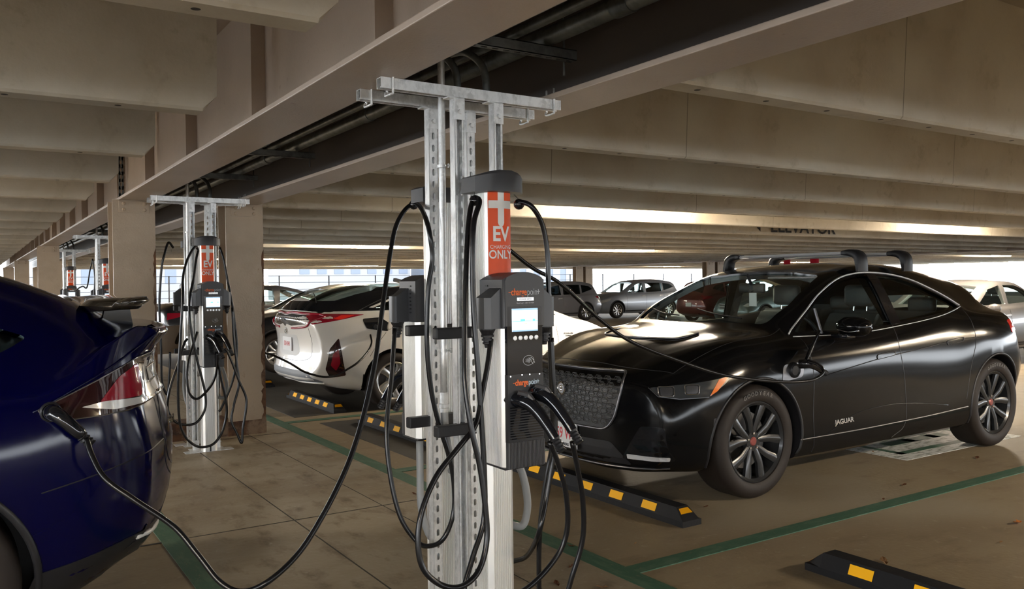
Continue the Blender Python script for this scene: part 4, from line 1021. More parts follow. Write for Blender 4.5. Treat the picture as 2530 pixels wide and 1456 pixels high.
# ---------------------------------------------------------------- the black SUV on the right
def black_suv():
    root = thing('car', 'black electric SUV with roof bars, plugged in at its front fender', 'car', (3.385, 4.61, 0))
    pm = MT['paint_black']
    K = dict(
        zb=[(0, .20), (.5, .19), (1.5, .17), (3.4, .18), (4.2, .24), (4.68, .34)],
        wsill=[(0, .70), (.4, .84), (1.0, .895), (3.6, .895), (4.3, .80), (4.68, .68)],
        hw=[(0, .82), (.35, .915), (.85, .957), (1.6, .94), (2.4, .93), (3.2, .94), (3.8, .955), (4.3, .91), (4.68, .80)],
        zm=[(0, .50), (.8, .60), (1.6, .55), (3.0, .58), (3.8, .66), (4.68, .68)],
        ws=[(0, .74), (.35, .86), (.9, .90), (1.5, .905), (2.4, .90), (3.2, .895), (3.8, .895), (4.3, .84), (4.68, .70)],
        zs=[(0, .72), (.35, .84), (.9, .965), (1.4, .96), (2.4, .95), (3.2, 1.00), (3.7, 1.09), (4.2, 1.09), (4.5, 1.0), (4.68, .90)],
        wb=[(0, .62), (.5, .76), (1.0, .80), (1.4, .83), (2.2, .85), (3.2, .84), (3.8, .76), (4.3, .68), (4.68, .60)],
        zbelt=[(0, .80), (.35, .915), (.9, 1.035), (1.35, 1.045), (2.0, 1.045), (2.6, 1.08), (3.1, 1.14), (3.6, 1.19), (4.2, 1.16), (4.68, .99)],
        wc=[(0, .36), (.9, .46), (1.25, .62), (1.45, .74), (1.8, .70), (2.2, .655), (2.8, .63), (3.5, .60), (4.2, .56), (4.68, .42)],
        zc=[(0, .825), (.35, .945), (.9, 1.055), (1.15, 1.08), (1.4, 1.17), (1.7, 1.31), (2.1, 1.455), (2.5, 1.505), (2.9, 1.495), (3.3, 1.445), (3.7, 1.385), (4.0, 1.34), (4.12, 1.27), (4.45, 1.125), (4.68, 1.01)],
        zt=[(0, .84), (.35, .965), (.9, 1.075), (1.15, 1.11), (1.4, 1.20), (1.7, 1.345), (2.1, 1.495), (2.5, 1.56), (2.9, 1.57), (3.3, 1.55), (3.7, 1.49), (4.0, 1.425), (4.12, 1.34), (4.45, 1.16), (4.68, 1.03)])
    S = Shape(4.68, K, 0.30, 0.22, nose=[(.18, .10), (.30, .02), (.5, 0.0), (.75, .02), (.9, .08)], tail=[(.2, .10), (.6, 0), (1.0, .04), (1.2, .12)], ns=90)
    wF = rounded([(1.40, 1.062), (1.60, 1.195), (1.80, 1.305), (2.05, 1.405), (2.30, 1.448), (2.43, 1.45), (2.50, 1.08), (2.0, 1.058)], .03)
    wR = rounded([(2.53, 1.45), (2.80, 1.43), (3.08, 1.365), (3.36, 1.255), (3.48, 1.19), (3.36, 1.17), (3.0, 1.13), (2.60, 1.092)], .03)
    ws = rounded([(1.28, -.66), (1.19, -.3), (1.17, 0), (1.19, .3), (1.28, .66), (1.52, .675), (2.00, .575), (2.07, .3), (2.08, 0), (2.07, -.3), (2.00, -.575), (1.52, -.675)], .05)
    rw = rounded([(4.13, -.50), (4.13, .50), (4.42, .52), (4.42, -.52)], .06)
    bvh, body = build_body(S, root, pm, [(.90, .372), (3.852, .372)], .415, [wF, wR], (ws, .95), (rw, 1.1), (1.30, 4.15), MT['glass'], MT['glass_side'])
    # wheel arch lips
    for ax in (.90, 3.852):
        for s, md in ((-1, 'L'), (1, 'R')):
            bm = skin_line(bvh, [(ax + .418 * math.cos(a), .372 + .418 * math.sin(a)) for a in [math.radians(-18 + 216 * k / 24) for k in range(25)]], md, .011, -.004); obj('arch_trim', bm, MT['black'], root, True)
    for ax in (.90, 3.852):
        for s in (-1, 1):
            y = s * .915; wheel_parts(root, ax, y, .372, .262, .235, 5, s, MT['rim_black'], 'split', MT['red_hub'], True)
    # window surround in bright trim
    ol = [(1.34, 1.052), (1.58, 1.205), (1.80, 1.325), (2.05, 1.425), (2.30, 1.47), (2.55, 1.475), (2.83, 1.45), (3.10, 1.388), (3.36, 1.285), (3.52, 1.20)]
    for md in ('L', 'R'):
        bm = skin_line(bvh, ol, md, .0065, .002); obj('window_trim', bm, MT['silver'], root, True)
        bm = skin_line(bvh, [(1.36, 1.035), (2.0, 1.03), (2.6, 1.067), (3.1, 1.117), (3.52, 1.188)], md, .004, .001); obj('window_trim', bm, MT['silver'], root, True)
        bm = B()
        o = obj('pillar_cover', patch(bvh, [(2.425, 1.46), (2.54, 1.46), (2.61, 1.085), (2.49, 1.075)], md, .003), MT['gloss_black'], root)
        # shut lines
        for nm, ln in (('front_door_gap', [(1.46, .24), (1.435, .5), (1.45, .8), (1.42, 1.02)]), ('centre_door_gap', [(2.40, .235), (2.53, .34), (2.535, .6), (2.50, .9), (2.50, 1.07)]), ('rear_door_gap', [(3.36, .45), (3.43, .70), (3.53, .92), (3.52, 1.17)])):
            obj('panel_gap', skin_line(bvh, ln, md, .0035, -.001), MT['black'], root)
        obj('sill_line', skin_line(bvh, [(1.30, .345), (2.0, .345), (2.8, .36), (3.38, .385)], md, .005, .001), MT['silver_dark'], root)
        # crease along the flank
        obj('flank_crease', skin_line(bvh, [(1.45, .745), (2.2, .835), (2.8, .885), (3.3, .93), (3.7, .94)], md, .0035, .0005), pm, root, True)
        obj('flank_crease', skin_line(bvh, [(1.6, .36), (1.9, .46), (2.3, .49), (2.7, .47), (3.1, .42)], md, .004, -.001), pm, root, True)
        for hx, hz in ((2.32, .855), (3.26, .915)):
            q = [(hx - .115, hz - .022), (hx + .10, hz - .002), (hx + .115, hz + .022), (hx + .10, hz + .032), (hx - .11, hz + .012), (hx - .12, hz)]
            h = obj('door_handle', patch(bvh, rounded(q, .01), md, .004, .03), pm, root, 40)
            obj('handle_outline', skin_line(bvh, rounded(q, .01), md, .0022, .004, True, False), MT['silver_dark'], h)
        # headlight: smoked pod, inner lamps, amber end
        hl = [(.10, .70), (.20, .655), (.42, .66), (.58, .70), (.66, .795), (.60, .80), (.40, .775), (.20, .755)]
    # flank lettering
    t = text('JAGUAR', .046, MT['chrome'], root, 'flank_lettering', (0, 0, 0), (0, 0, 0), .001, 1.25, .0014)
    l, n_ = hit(bvh, 'L', 1.78, .425); t.location = l + n_ * .003; t.rotation_euler = (PI / 2 - .1, -math.radians(1.2), 0)
    # headlights drawn in the front view, lying on the curved nose
    for s, md in ((-1, 'L'), (1, 'R')):
        P_ = [(.17, .76), (.20, .705), (.30, .69), (.47, .70), (.60, .775), (.665, .825), (.50, .80), (.30, .775)]
        hp = obj('headlight', patch(bvh, rounded(P_, .015), md, .003, .03), MT['smoke_lens'], root, 50)
        am = [(.475, .705), (.535, .735), (.645, .825), (.56, .805)]
        obj('amber_marker', patch(bvh, rounded(am, .008), md, .006, .03), MT['amber'], hp, 50)
        for (u, v) in ((.235, .738), (.37, .748)):
            obj('headlight_lens', patch(bvh, rounded([(u - .028, v - .022), (u + .032, v - .022), (u + .045, v + .022), (u - .018, v + .022)], .01), md, .005, .02), MT['silver_dark'], hp, 50)
            obj('lens_frame', skin_line(bvh, rounded([(u - .036, v - .028), (u + .038, v - .028), (u + .053, v + .028), (u - .026, v + .028)], .01), md, .0022, .006, True, False), MT['chrome'], hp)
        obj('headlight_blade', skin_line(bvh, [(.17, .76), (.195, .708), (.30, .693), (.47, .70)], md, .0022, .004, smooth=False), MT['silver_dark'], hp)
    # grille: frame, honeycomb, badge
    G = rounded([(-.50, .845), (.50, .845), (.53, .77), (.49, .56), (.42, .475), (-.42, .475), (-.49, .56), (-.53, .77)], .06)
    gp = obj('grille', patch(bvh, G, 'F', .002, .05), MT['black'], root)
    obj('grille_frame', skin_line(bvh, G, 'F', .008, .006, True, False), MT['silver_dark'], gp, True)
    bm = B(); dx, dz = .074, .040
    for i in range(-8, 9):
        for j in range(0, 11):
            u = i * dx + (dx / 2 if j % 2 else 0); v = .49 + j * .034
            if not inside((u, v), grow(G, -.03)): continue
            l, n_ = hit(bvh, 'F', u, v); l = l + n_ * .008
            hx = [(.036, 0), (.020, .0165), (-.020, .0165), (-.036, 0), (-.020, -.0165), (.020, -.0165)]
            tube(bm, [l + Vector((0, a, b_)) for a, b_ in hx], .0028, 4, True)
            tube(bm, [l + Vector((.004, a * .62, b_ * .5)) for a, b_ in hx], .0022, 4, True)
    o = obj('honeycomb', bm, MT['honey'], gp); o['kind'] = 'stuff'
    l, n_ = hit(bvh, 'F', 0.0, .705)
    Mb = Matrix.Translation(l + Vector((-.012, 0, 0))) @ Matrix.Rotation(-PI / 2, 4, 'Y')
    bm = B(); lathe(bm, [(0, .006), (.036, .006), (.040, .010), (.046, .006), (.047, -.012), (0, -.012)], Mb, 32); bd = obj('badge', bm, MT['chrome'], gp, 30)
    bm = B(); lathe(bm, [(0, .0072), (.034, .0072), (.034, .004)], Mb, 24); obj('badge_disc', bm, MT['badge_grey'], bd)
    bm = B()
    for (u, v, r) in ((0, .006, .017), (0, -.012, .012), (-.012, .02, .006), (.012, .02, .006), (-.008, -.004, .005), (.008, -.004, .005)):
        lathe(bm, [(0, .014), (r * .7, .012), (r, .006)], Mb @ Matrix.Translation((v, u, 0)), 12)
    obj('badge_relief', bm, MT['chrome'], bd, True)
    # lower intakes and trim
    obj('lower_intake', patch(bvh, rounded([(-.45, .40), (.45, .40), (.58, .26), (-.58, .26)], .03), 'F', .002, .05), MT['black'], root)
    obj('lower_lip', skin_line(bvh, [(-.75, .25), (-.4, .235), (0, .23), (.4, .235), (.75, .25)], 'F', .006, .004), MT['silver_dark'], root)
    for s in (-1, 1):
        f = obj('fog_surround', patch(bvh, rounded([(s * .52, .30), (s * .80, .30), (s * .80, .52), (s * .66, .52)], .02), 'F', .002, .04), MT['gloss_black'], root)
        obj('fog_blade', patch(bvh, rounded([(s * .56, .305), (s * .78, .305), (s * .79, .33), (s * .56, .335)], .006), 'F', .008, .03), MT['silver'], f)
    pl = B(); box(pl, -.012, .0, -.155, .155, -.085, .085, .003); px = hit(bvh, 'F', 0, .40)[0].x
    p = obj('number_plate', pl, MT['plate'], root, loc=(px - .006, -.02, .395))
    text('859 W', .105, MT['plate_red'], p, 'plate_number', (-.0135, 0, .004), (PI / 2, 0, -PI / 2), .0006, .72, .001)
    text('CHAMBERS', .026, MT['black'], p, 'dealer_lettering', (-.0135, 0, -.066), (PI / 2, 0, -PI / 2), .0006, 1.1, .0006)
    # bonnet: scoop and shut line
    obj('bonnet_gap', skin_line(bvh, [(.33, -.74), (.22, -.5), (.17, 0), (.22, .5), (.33, .74)], 'T', .0035, -.001), MT['black'], root)
    for s in (-1, 1): obj('bonnet_gap', skin_line(bvh, [(.33, s * .74), (.7, s * .79), (1.1, s * .80), (1.32, s * .76)], 'T', .003, -.001), MT['black'], root)
    obj('bonnet_scoop', patch(bvh, rounded([(.62, 0.0), (.70, .36), (.88, .40), (.80, .0), (.88, -.40), (.70, -.36)], .03), 'T', .002, .05), MT['black'], root)
    obj('scoop_edge', skin_line(bvh, [(.88, -.42), (.69, -.37), (.61, 0.0), (.69, .37), (.88, .42)], 'T', .006, .006), MT['silver_dark'], root, True)
    # wipers
    for (a, b_) in (((1.285, -.45), (1.40, .10)), ((1.285, .18), (1.40, .60))):
        w = obj('wiper', skin_line(bvh, [a, ((a[0] + b_[0]) / 2 - .02, (a[1] + b_[1]) / 2), b_], 'T', .005, .008), MT['rubber'], root)
    # mirrors
    for s in (-1, 1):
        bm = B(); lathe(bm, [(0, -.12), (.05, -.112), (.078, -.07), (.085, 0), (.078, .07), (.055, .108), (0, .12)], Matrix.Translation((1.79, s * 1.015, 1.095)) @ Matrix.Rotation(PI / 2, 4, 'X') @ Matrix.Diagonal((.95, .82, 1, 1)), 24)
        m_ = obj('mirror', bm, pm, root, True)
        bm = B(); box(bm, 1.70, 1.80, s * .955 - .07, s * .955 + .07, 1.015, 1.045, .012); obj('mirror_arm', bm, MT['gloss_black'], m_, 40)
        bm = B(); tube(bm, [(1.725, s * (.93 + .17 * k / 8), 1.073 - .012 * math.sin(k / 8 * PI)) for k in range(9)], .006, 8); obj('mirror_strip', bm, MT['chrome'], m_, True)
    # front quarter pillar behind the windscreen
    for s in (-1, 1):
        bm = B(); cyl(bm, (1.66, s * .845, 1.045), (1.655, s * .79, 1.22), .011, 8); obj('quarter_pillar', bm, MT['silver_dark'], root)
    # tail lamps, rear spoiler
    for s, md in ((-1, 'L'), (1, 'R')):
        obj('tail_lamp', patch(bvh, rounded([(4.12, 1.06), (4.30, 1.07), (4.36, .98), (4.15, .95)], .02), md, .004, .03), MT['red_bright'], root)
    # charging flap held open, socket inside
    l, n_ = hit(bvh, 'L', 1.23, .84)
    so = obj('charge_socket', patch(bvh, rounded([(1.11, .75), (1.33, .77), (1.36, .87), (1.14, .86)], .03), 'L', .003, .03), MT['silver_dark'], root)
    bm = B(); lathe(bm, [(0, .02), (.032, .02), (.042, .028), (.05, .02), (.055, 0)], Matrix.Translation(l + Vector((0.01, 0, -.02))) @ Matrix.Rotation(PI / 2, 4, 'X'), 24); obj('socket_ring', bm, MT['black'], so, 30)
    bm = B(); box(bm, -.11, .11, -.008, .008, -.075, .075, .006); fl = obj('charge_flap', bm, pm, root, 40, loc=l + Vector((.075, -.10, .135))); fl.rotation_euler = (math.radians(28), math.radians(-36), math.radians(14))
    # interior
    bm = B(); prism(bm, [(1.28, .80), (1.28, 1.02), (1.50, 1.055), (1.85, 1.03), (1.98, .96), (1.98, .80)], 'y', -.72, .72); db = obj('dashboard', bm, MT['interior'], root, 40)
    for y in (-.37, .37): seat(root, 2.05, y)
    bm = B(); prism(bm, [(3.0, .42), (3.45, .42), (3.75, 1.12), (3.62, 1.14), (3.38, .62), (3.0, .60)], 'y', -.62, .62); obj('rear_bench', bm, MT['seat'], root, 40)
    for y in (-.4, .4):
        bm = B(); box(bm, 3.60, 3.69, y - .12, y + .12, 1.13, 1.26, .03); obj('rear_headrest', bm, MT['seat'], root, 50)
    bm = B(); tube(bm, [Vector((2.02, -.37, .99)) + Matrix.Rotation(math.radians(-22), 3, 'Y') @ Vector((0, .185 * math.cos(2 * PI * k / 32), .185 * math.sin(2 * PI * k / 32))) for k in range(32)], .015, 10, True); obj('steering_wheel', bm, MT['black'], root, True)
    bm = B(); box(bm, 1.90, 1.93, -.13, .13, 1.325, 1.40, .012); im = obj('interior_mirror', bm, MT['black'], root, 40)
    bm = B(); cyl(bm, (1.91, 0, 1.39), (1.86, 0, 1.47), .012, 8); obj('mirror_stem', bm, MT['black'], im)
    bm = B(); box(bm, 1.925, 1.93, -.035, .04, 1.215, 1.325, .002); obj('hanging_permit', bm, MT['plate'], im)
    bm = B(); box(bm, 1.98, 2.2, -.60, -.1, 1.435, 1.45, .006); obj('sun_visor', bm, MT['visor'], root)
    return root, bvh
MT['paint_black'] = mat('black_car_paint', (0.0045, 0.0045, 0.005), 0.12, 0.0, spec=0.28)
MT['silver_dark'] = mat('dark_satin_trim', (0.16, 0.16, 0.17), 0.3, 0.8)
MT['honey'] = mat('honeycomb_black', (0.22, 0.225, 0.23), 0.3, 0.7)
MT['badge_grey'] = mat('badge_grey', (0.25, 0.25, 0.26), 0.3, 0.8)
MT['red_hub'] = mat('red_hub_cap', (0.26, 0.07, 0.06), 0.3, 0.5)
MT['visor'] = mat('visor_grey', (0.25, 0.25, 0.24), 0.6)
suv, suv_bvh = black_suv()
car_plug(suv, (1.20, -1.02, .87), (0.35, -0.9, 0.1), (0.75, 0.1, -0.35), 0.13)
# roof bars
def roof_bar(x, label, zf=1.505):
    r = thing('roof_bar', label, 'roof rack', (3.385 + x, 4.61, 0), 0, 'roof bars of the black SUV')
    bm = B(); prism(bm, [(-.035, 1.625), (-.02, 1.642), (.02, 1.642), (.04, 1.628), (.02, 1.614), (-.02, 1.614)], 'y', -.60, .60); obj('crossbar', bm, MT['silver'], r, 40)
    for s in (-1, 1):
        bm = B(); sec = [(-.05, .0), (.05, .0)]
        P_ = crom([(0, s * .52, 1.632), (0, s * .60, 1.630), (0, s * .655, 1.60), (0, s * .67, 1.54), (0, s * .675, zf - .02)], 5)
        rings = []
        for i, p in enumerate(P_):
            t = i / (len(P_) - 1); w = .045 + .02 * t; th = .018 + .014 * math.sin(t * PI)
            d = (P_[min(i + 1, len(P_) - 1)] - P_[max(i - 1, 0)]).normalized(); nrm = Vector((0, -d.z, d.y))
            rings.append([bm.verts.new(p + Vector((a * w, 0, 0)) + nrm * (b_ * th)) for a, b_ in ((-1, -.5), (-.7, -1), (.7, -1), (1, -.5), (1, .5), (.7, 1), (-.7, 1), (-1, .5))])
        for A, C in zip(rings, rings[1:]):
            for k in range(8): bm.faces.new((A[k], A[(k + 1) % 8], C[(k + 1) % 8], C[k]))
        bm.faces.new(rings[0]); bm.faces.new(rings[-1][::-1])
        obj('clamp_foot', bm, MT['black'], r, 50)
roof_bar(2.38, 'silver roof bar with black feet on the black SUV, the front one')
roof_bar(2.98, 'silver roof bar with black feet on the black SUV, the rear one')
# ---------------------------------------------------------------- the dark blue car on the left (its rear corner is in view)
MT['paint_blue'] = mat('dark_blue_paint', (0.0003, 0.0005, 0.024), 0.12, 0.0, spec=0.35)
MT['white_stripe'] = mat('pale_trim', (0.5, 0.5, 0.48), 0.3)
def blue_car():
    root = thing('car', 'dark blue electric SUV with a rear wing, plugged in beside its tail lamp', 'car', (-4.24, 4.38, 0))
    pm = MT['paint_blue']
    K = dict(
        zb=[(0, .24), (1, .2), (4.0, .2), (4.6, .24), (5.04, .34)],
        wsill=[(0, .7), (.5, .88), (4.0, .90), (4.6, .86), (5.04, .72)],
        hw=[(0, .84), (.5, .96), (1.2, .99), (4.2, 1.0), (4.6, .985), (4.85, .94), (5.04, .86)],
        zm=[(0, .55), (1, .65), (4.0, .72), (4.6, .70), (5.04, .62)],
        ws=[(0, .7), (.6, .90), (1.2, .94), (3.6, .95), (4.2, .965), (4.5, .955), (4.75, .90), (4.92, .82), (5.04, .74)],
        zs=[(0, .70), (.6, .88), (1.3, 1.0), (3.6, 1.02), (4.2, .99), (4.45, 1.015), (4.65, 1.10), (4.82, 1.20), (4.95, 1.27), (5.04, 1.26)],
        wb=[(0, .6), (.8, .80), (1.4, .90), (3.6, .90), (4.2, .90), (4.5, .87), (4.75, .82), (4.92, .76), (5.04, .68)],
        zbelt=[(0, .76), (.8, .97), (1.4, 1.06), (3.6, 1.12), (4.2, 1.10), (4.5, 1.12), (4.7, 1.17), (4.9, 1.262), (5.04, 1.262)],
        wc=[(0, .4), (.9, .6), (1.3, .8), (1.8, .74), (2.5, .68), (3.6, .66), (4.2, .62), (4.6, .60), (4.9, .55), (5.04, .5)],
        zc=[(0, .79), (.9, 1.0), (1.3, 1.1), (1.8, 1.36), (2.3, 1.55), (3.0, 1.61), (3.6, 1.58), (4.0, 1.52), (4.3, 1.45), (4.6, 1.345), (4.78, 1.26), (4.9, 1.255), (5.04, 1.26)],
        zt=[(0, .80), (.9, 1.03), (1.3, 1.15), (1.8, 1.42), (2.3, 1.62), (3.0, 1.68), (3.6, 1.65), (4.0, 1.59), (4.3, 1.515), (4.6, 1.40), (4.78, 1.30), (4.9, 1.268), (5.04, 1.265)])
    S = Shape(5.04, K, .28, .26, nose=[(.2, .1), (.5, 0), (.9, .08)], tail=[(.22, .24), (.34, .13), (.48, .06), (.62, .025), (.78, .02), (.90, .04), (1.0, .075), (1.10, .10), (1.18, .085), (1.24, .03), (1.28, .04)], ns=90, rnd=.035)
    wF = rounded([(1.55, 1.14), (1.95, 1.38), (2.35, 1.53), (2.75, 1.56), (2.80, 1.14)], .04)
    wR = rounded([(2.88, 1.56), (3.5, 1.52), (3.70, 1.47), (3.74, 1.16), (2.92, 1.14)], .04)
    wQ = rounded([(3.82, 1.445), (4.10, 1.37), (4.42, 1.245), (4.32, 1.19), (3.86, 1.17)], .03)
    ws = rounded([(1.30, -.66), (1.2, 0), (1.30, .66), (1.6, .68), (2.3, .56), (2.42, 0), (2.3, -.56), (1.6, -.68)], .05)
    rw = rounded([(3.95, -.48), (3.95, .48), (4.60, .50), (4.60, -.50)], .07)
    bvh, body = build_body(S, root, pm, [(.96, .38), (4.00, .38)], .425, [wF, wR, wQ], (ws, .95), (rw, 1.2), (1.4, 4.25), MT['glass'], MT['glass_dark'])
    for ax in (.96, 4.00):
        for s, md in ((-1, 'L'), (1, 'R')):
            bm = skin_line(bvh, [(ax + .43 * math.cos(a), .38 + .43 * math.sin(a)) for a in [math.radians(-20 + 220 * k / 24) for k in range(25)]], md, .014, -.004); obj('arch_trim', bm, MT['black'], root, True)
            wheel_parts(root, ax, s * .965, .38, .265, .25, 5, s, MT['rim_silver'], 'split')
    # dark lower bumper
    for md in ('L', 'R'):
        obj('lower_cladding', patch(bvh, [(4.35, .24), (4.80, .30), (4.98, .37), (4.96, .50), (4.80, .46), (4.42, .40)], md, .004, .05), MT['black'], root, 40)
        obj('bumper_seam', skin_line(bvh, [(4.44, .70), (4.60, .735), (4.78, .775), (4.90, .80)], md, .003, -.001), MT['black'], root)
        obj('body_crease', skin_line(bvh, [(4.42, .985), (4.55, 1.055), (4.70, 1.135), (4.85, 1.225), (4.93, 1.275)], md, .0045, .001), pm, root, True)
        obj('corner_seam', skin_line(bvh, [(4.895, 1.0), (4.90, .85), (4.915, .70), (4.955, .62)], md, .0035, -.001), MT['black'], root)
        # tail lamp with smoked tip, red middle, clear end
        tl = obj('tail_lamp', patch(bvh, rounded([(4.43, .99), (4.53, 1.035), (4.65, 1.09), (4.79, 1.15), (4.92, 1.175), (4.95, 1.03), (4.92, .985), (4.74, .955), (4.52, .95)], .015), md, .004, .03), MT['lens_dark'], root, 50)
        obj('red_reflector', patch(bvh, rounded([(4.635, 1.0), (4.71, 1.085), (4.79, 1.13), (4.805, 1.0)], .015), md, .006, .03), MT['red_lens'], tl, 50)
        obj('lamp_flash', patch(bvh, rounded([(4.57, .99), (4.65, 1.002), (4.80, .995), (4.81, .97), (4.69, .967)], .012), md, .007, .03), MT['clear_lens'], tl, 50)
        obj('clear_reflector', patch(bvh, rounded([(4.815, 1.14), (4.92, 1.165), (4.945, 1.03), (4.90, .99), (4.82, .985)], .015), md, .006, .03), MT['clear_lens'], tl, 50)
        obj('lamp_insert', skin_line(bvh, rounded([(4.83, 1.10), (4.88, 1.11), (4.885, 1.045), (4.835, 1.04)], .006), md, .0035, .009, True, False), MT['chrome'], tl)
        obj('lamp_outline', skin_line(bvh, rounded([(4.43, .99), (4.53, 1.035), (4.65, 1.09), (4.79, 1.15), (4.92, 1.175), (4.95, 1.03), (4.92, .985), (4.74, .955), (4.52, .95)], .015), md, .003, .004, True, False), MT['chrome_dark'], tl)
    obj('tailgate_lamp', patch(bvh, rounded([(-.70, 1.13), (-.66, 1.0), (-.3, .985), (-.3, 1.09)], .02), 'B', .004, .04), MT['clear_lens'], root, 50)
    obj('tailgate_lamp', patch(bvh, rounded([(.70, 1.13), (.66, 1.0), (.3, .985), (.3, 1.09)], .02), 'B', .004, .04), MT['clear_lens'], root, 50)
    obj('tailgate_gap', skin_line(bvh, [(-.64, 1.24), (-.68, 1.0), (-.66, .78), (-.50, .66), (0, .64), (.50, .66), (.66, .78), (.68, 1.0), (.64, 1.24)], 'B', .004, -.001), MT['black'], root)
    obj('tailgate_trim', skin_line(bvh, [(-.62, .985), (0, .97), (.62, .985)], 'B', .012, .002), MT['chrome'], root, True)
    t = text('TESLA', .045, MT['chrome'], root, 'rear_lettering', (0, 0, 0), (0, 0, 0), .001, 1.3, .001)
    l, n_ = hit(bvh, 'B', -.46, .84); t.location = l + n_ * .004; t.rotation_euler = (PI / 2, 0, PI / 2 - .38)
    obj('rear_lip', skin_line(bvh, [(-.80, .44), (-.4, .40), (0, .39), (.4, .40), (.80, .44)], 'B', .010, .003), MT['white_stripe'], root, True)
    # wing on two stays
    def wing():
        bm = B(); rings = []
        for k in range(21):
            y = -.70 + 1.40 * k / 20; e = abs(y) / .70; rd = 1 - max(0, (e - .82) / .18) ** 2 * .9
            x0 = 4.775 - .05 * e * e; ln = .26 * rd; z = 1.352 + .006 * (1 - e * e)
            sec = [(x0 - ln * .50, .0), (x0 - ln * .38, .022), (x0 + ln * .1, .032), (x0 + ln * .48, .034), (x0 + ln * .53, .018), (x0 + ln * .36, -.018), (x0 - ln * .38, -.026)]
            rings.append([bm.verts.new((x, y, z + zz * (0.4 + .6 * rd))) for x, zz in sec])
        for A, C in zip(rings, rings[1:]):
            for k in range(7): bm.faces.new((A[k], A[(k + 1) % 7], C[(k + 1) % 7], C[k]))
        bm.faces.new(rings[0]); bm.faces.new(rings[-1][::-1]); return bm
    w = obj('rear_wing', wing(), MT['wing'], root, 60)
    for s in (-1, 1):
        bm = B(); prism(bm, [(4.70, 1.22), (4.84, 1.20), (4.82, 1.335), (4.72, 1.335)], 'y', s * .42 - .022, s * .42 + .022); obj('wing_stay', bm, MT['gloss_black'], w)
    # charge door surround near the lamp tip
    l, n_ = hit(bvh, 'L', 4.475, .985)
    bm = B(); lathe(bm, [(0, .012), (.026, .012), (.030, .018), (.036, .012), (.036, 0)], Matrix.Translation(l) @ Matrix.Rotation(PI / 2, 4, 'X'), 24); obj('charge_socket', bm, MT['black'], root, 30)
    for y in (-.45, .45): seat(root, 2.2, y, .55)
    bm = B(); prism(bm, [(1.4, .8), (1.4, 1.06), (1.9, 1.08), (2.05, .98), (2.05, .8)], 'y', -.8, .8); obj('dashboard', bm, MT['interior'], root)
    return root, bvh, l
MT['lens_dark'] = mat('smoked_red_lens', (0.02, 0.004, 0.006), 0.08, coat=1.0)
MT['chrome_dark'] = mat('dark_chrome', (0.35, 0.35, 0.36), 0.15, 0.9)
MT['wing'] = mat('wing_gloss_grey', (0.035, 0.028, 0.020), 0.16, 0.2, coat=1.0)
blue, blue_bvh, bl = blue_car()
car_plug(blue, (bl.x, bl.y - .012, bl.z), (0.2, -1, 0.0), (0.55, 0.0, -0.62), 0.10, .024)

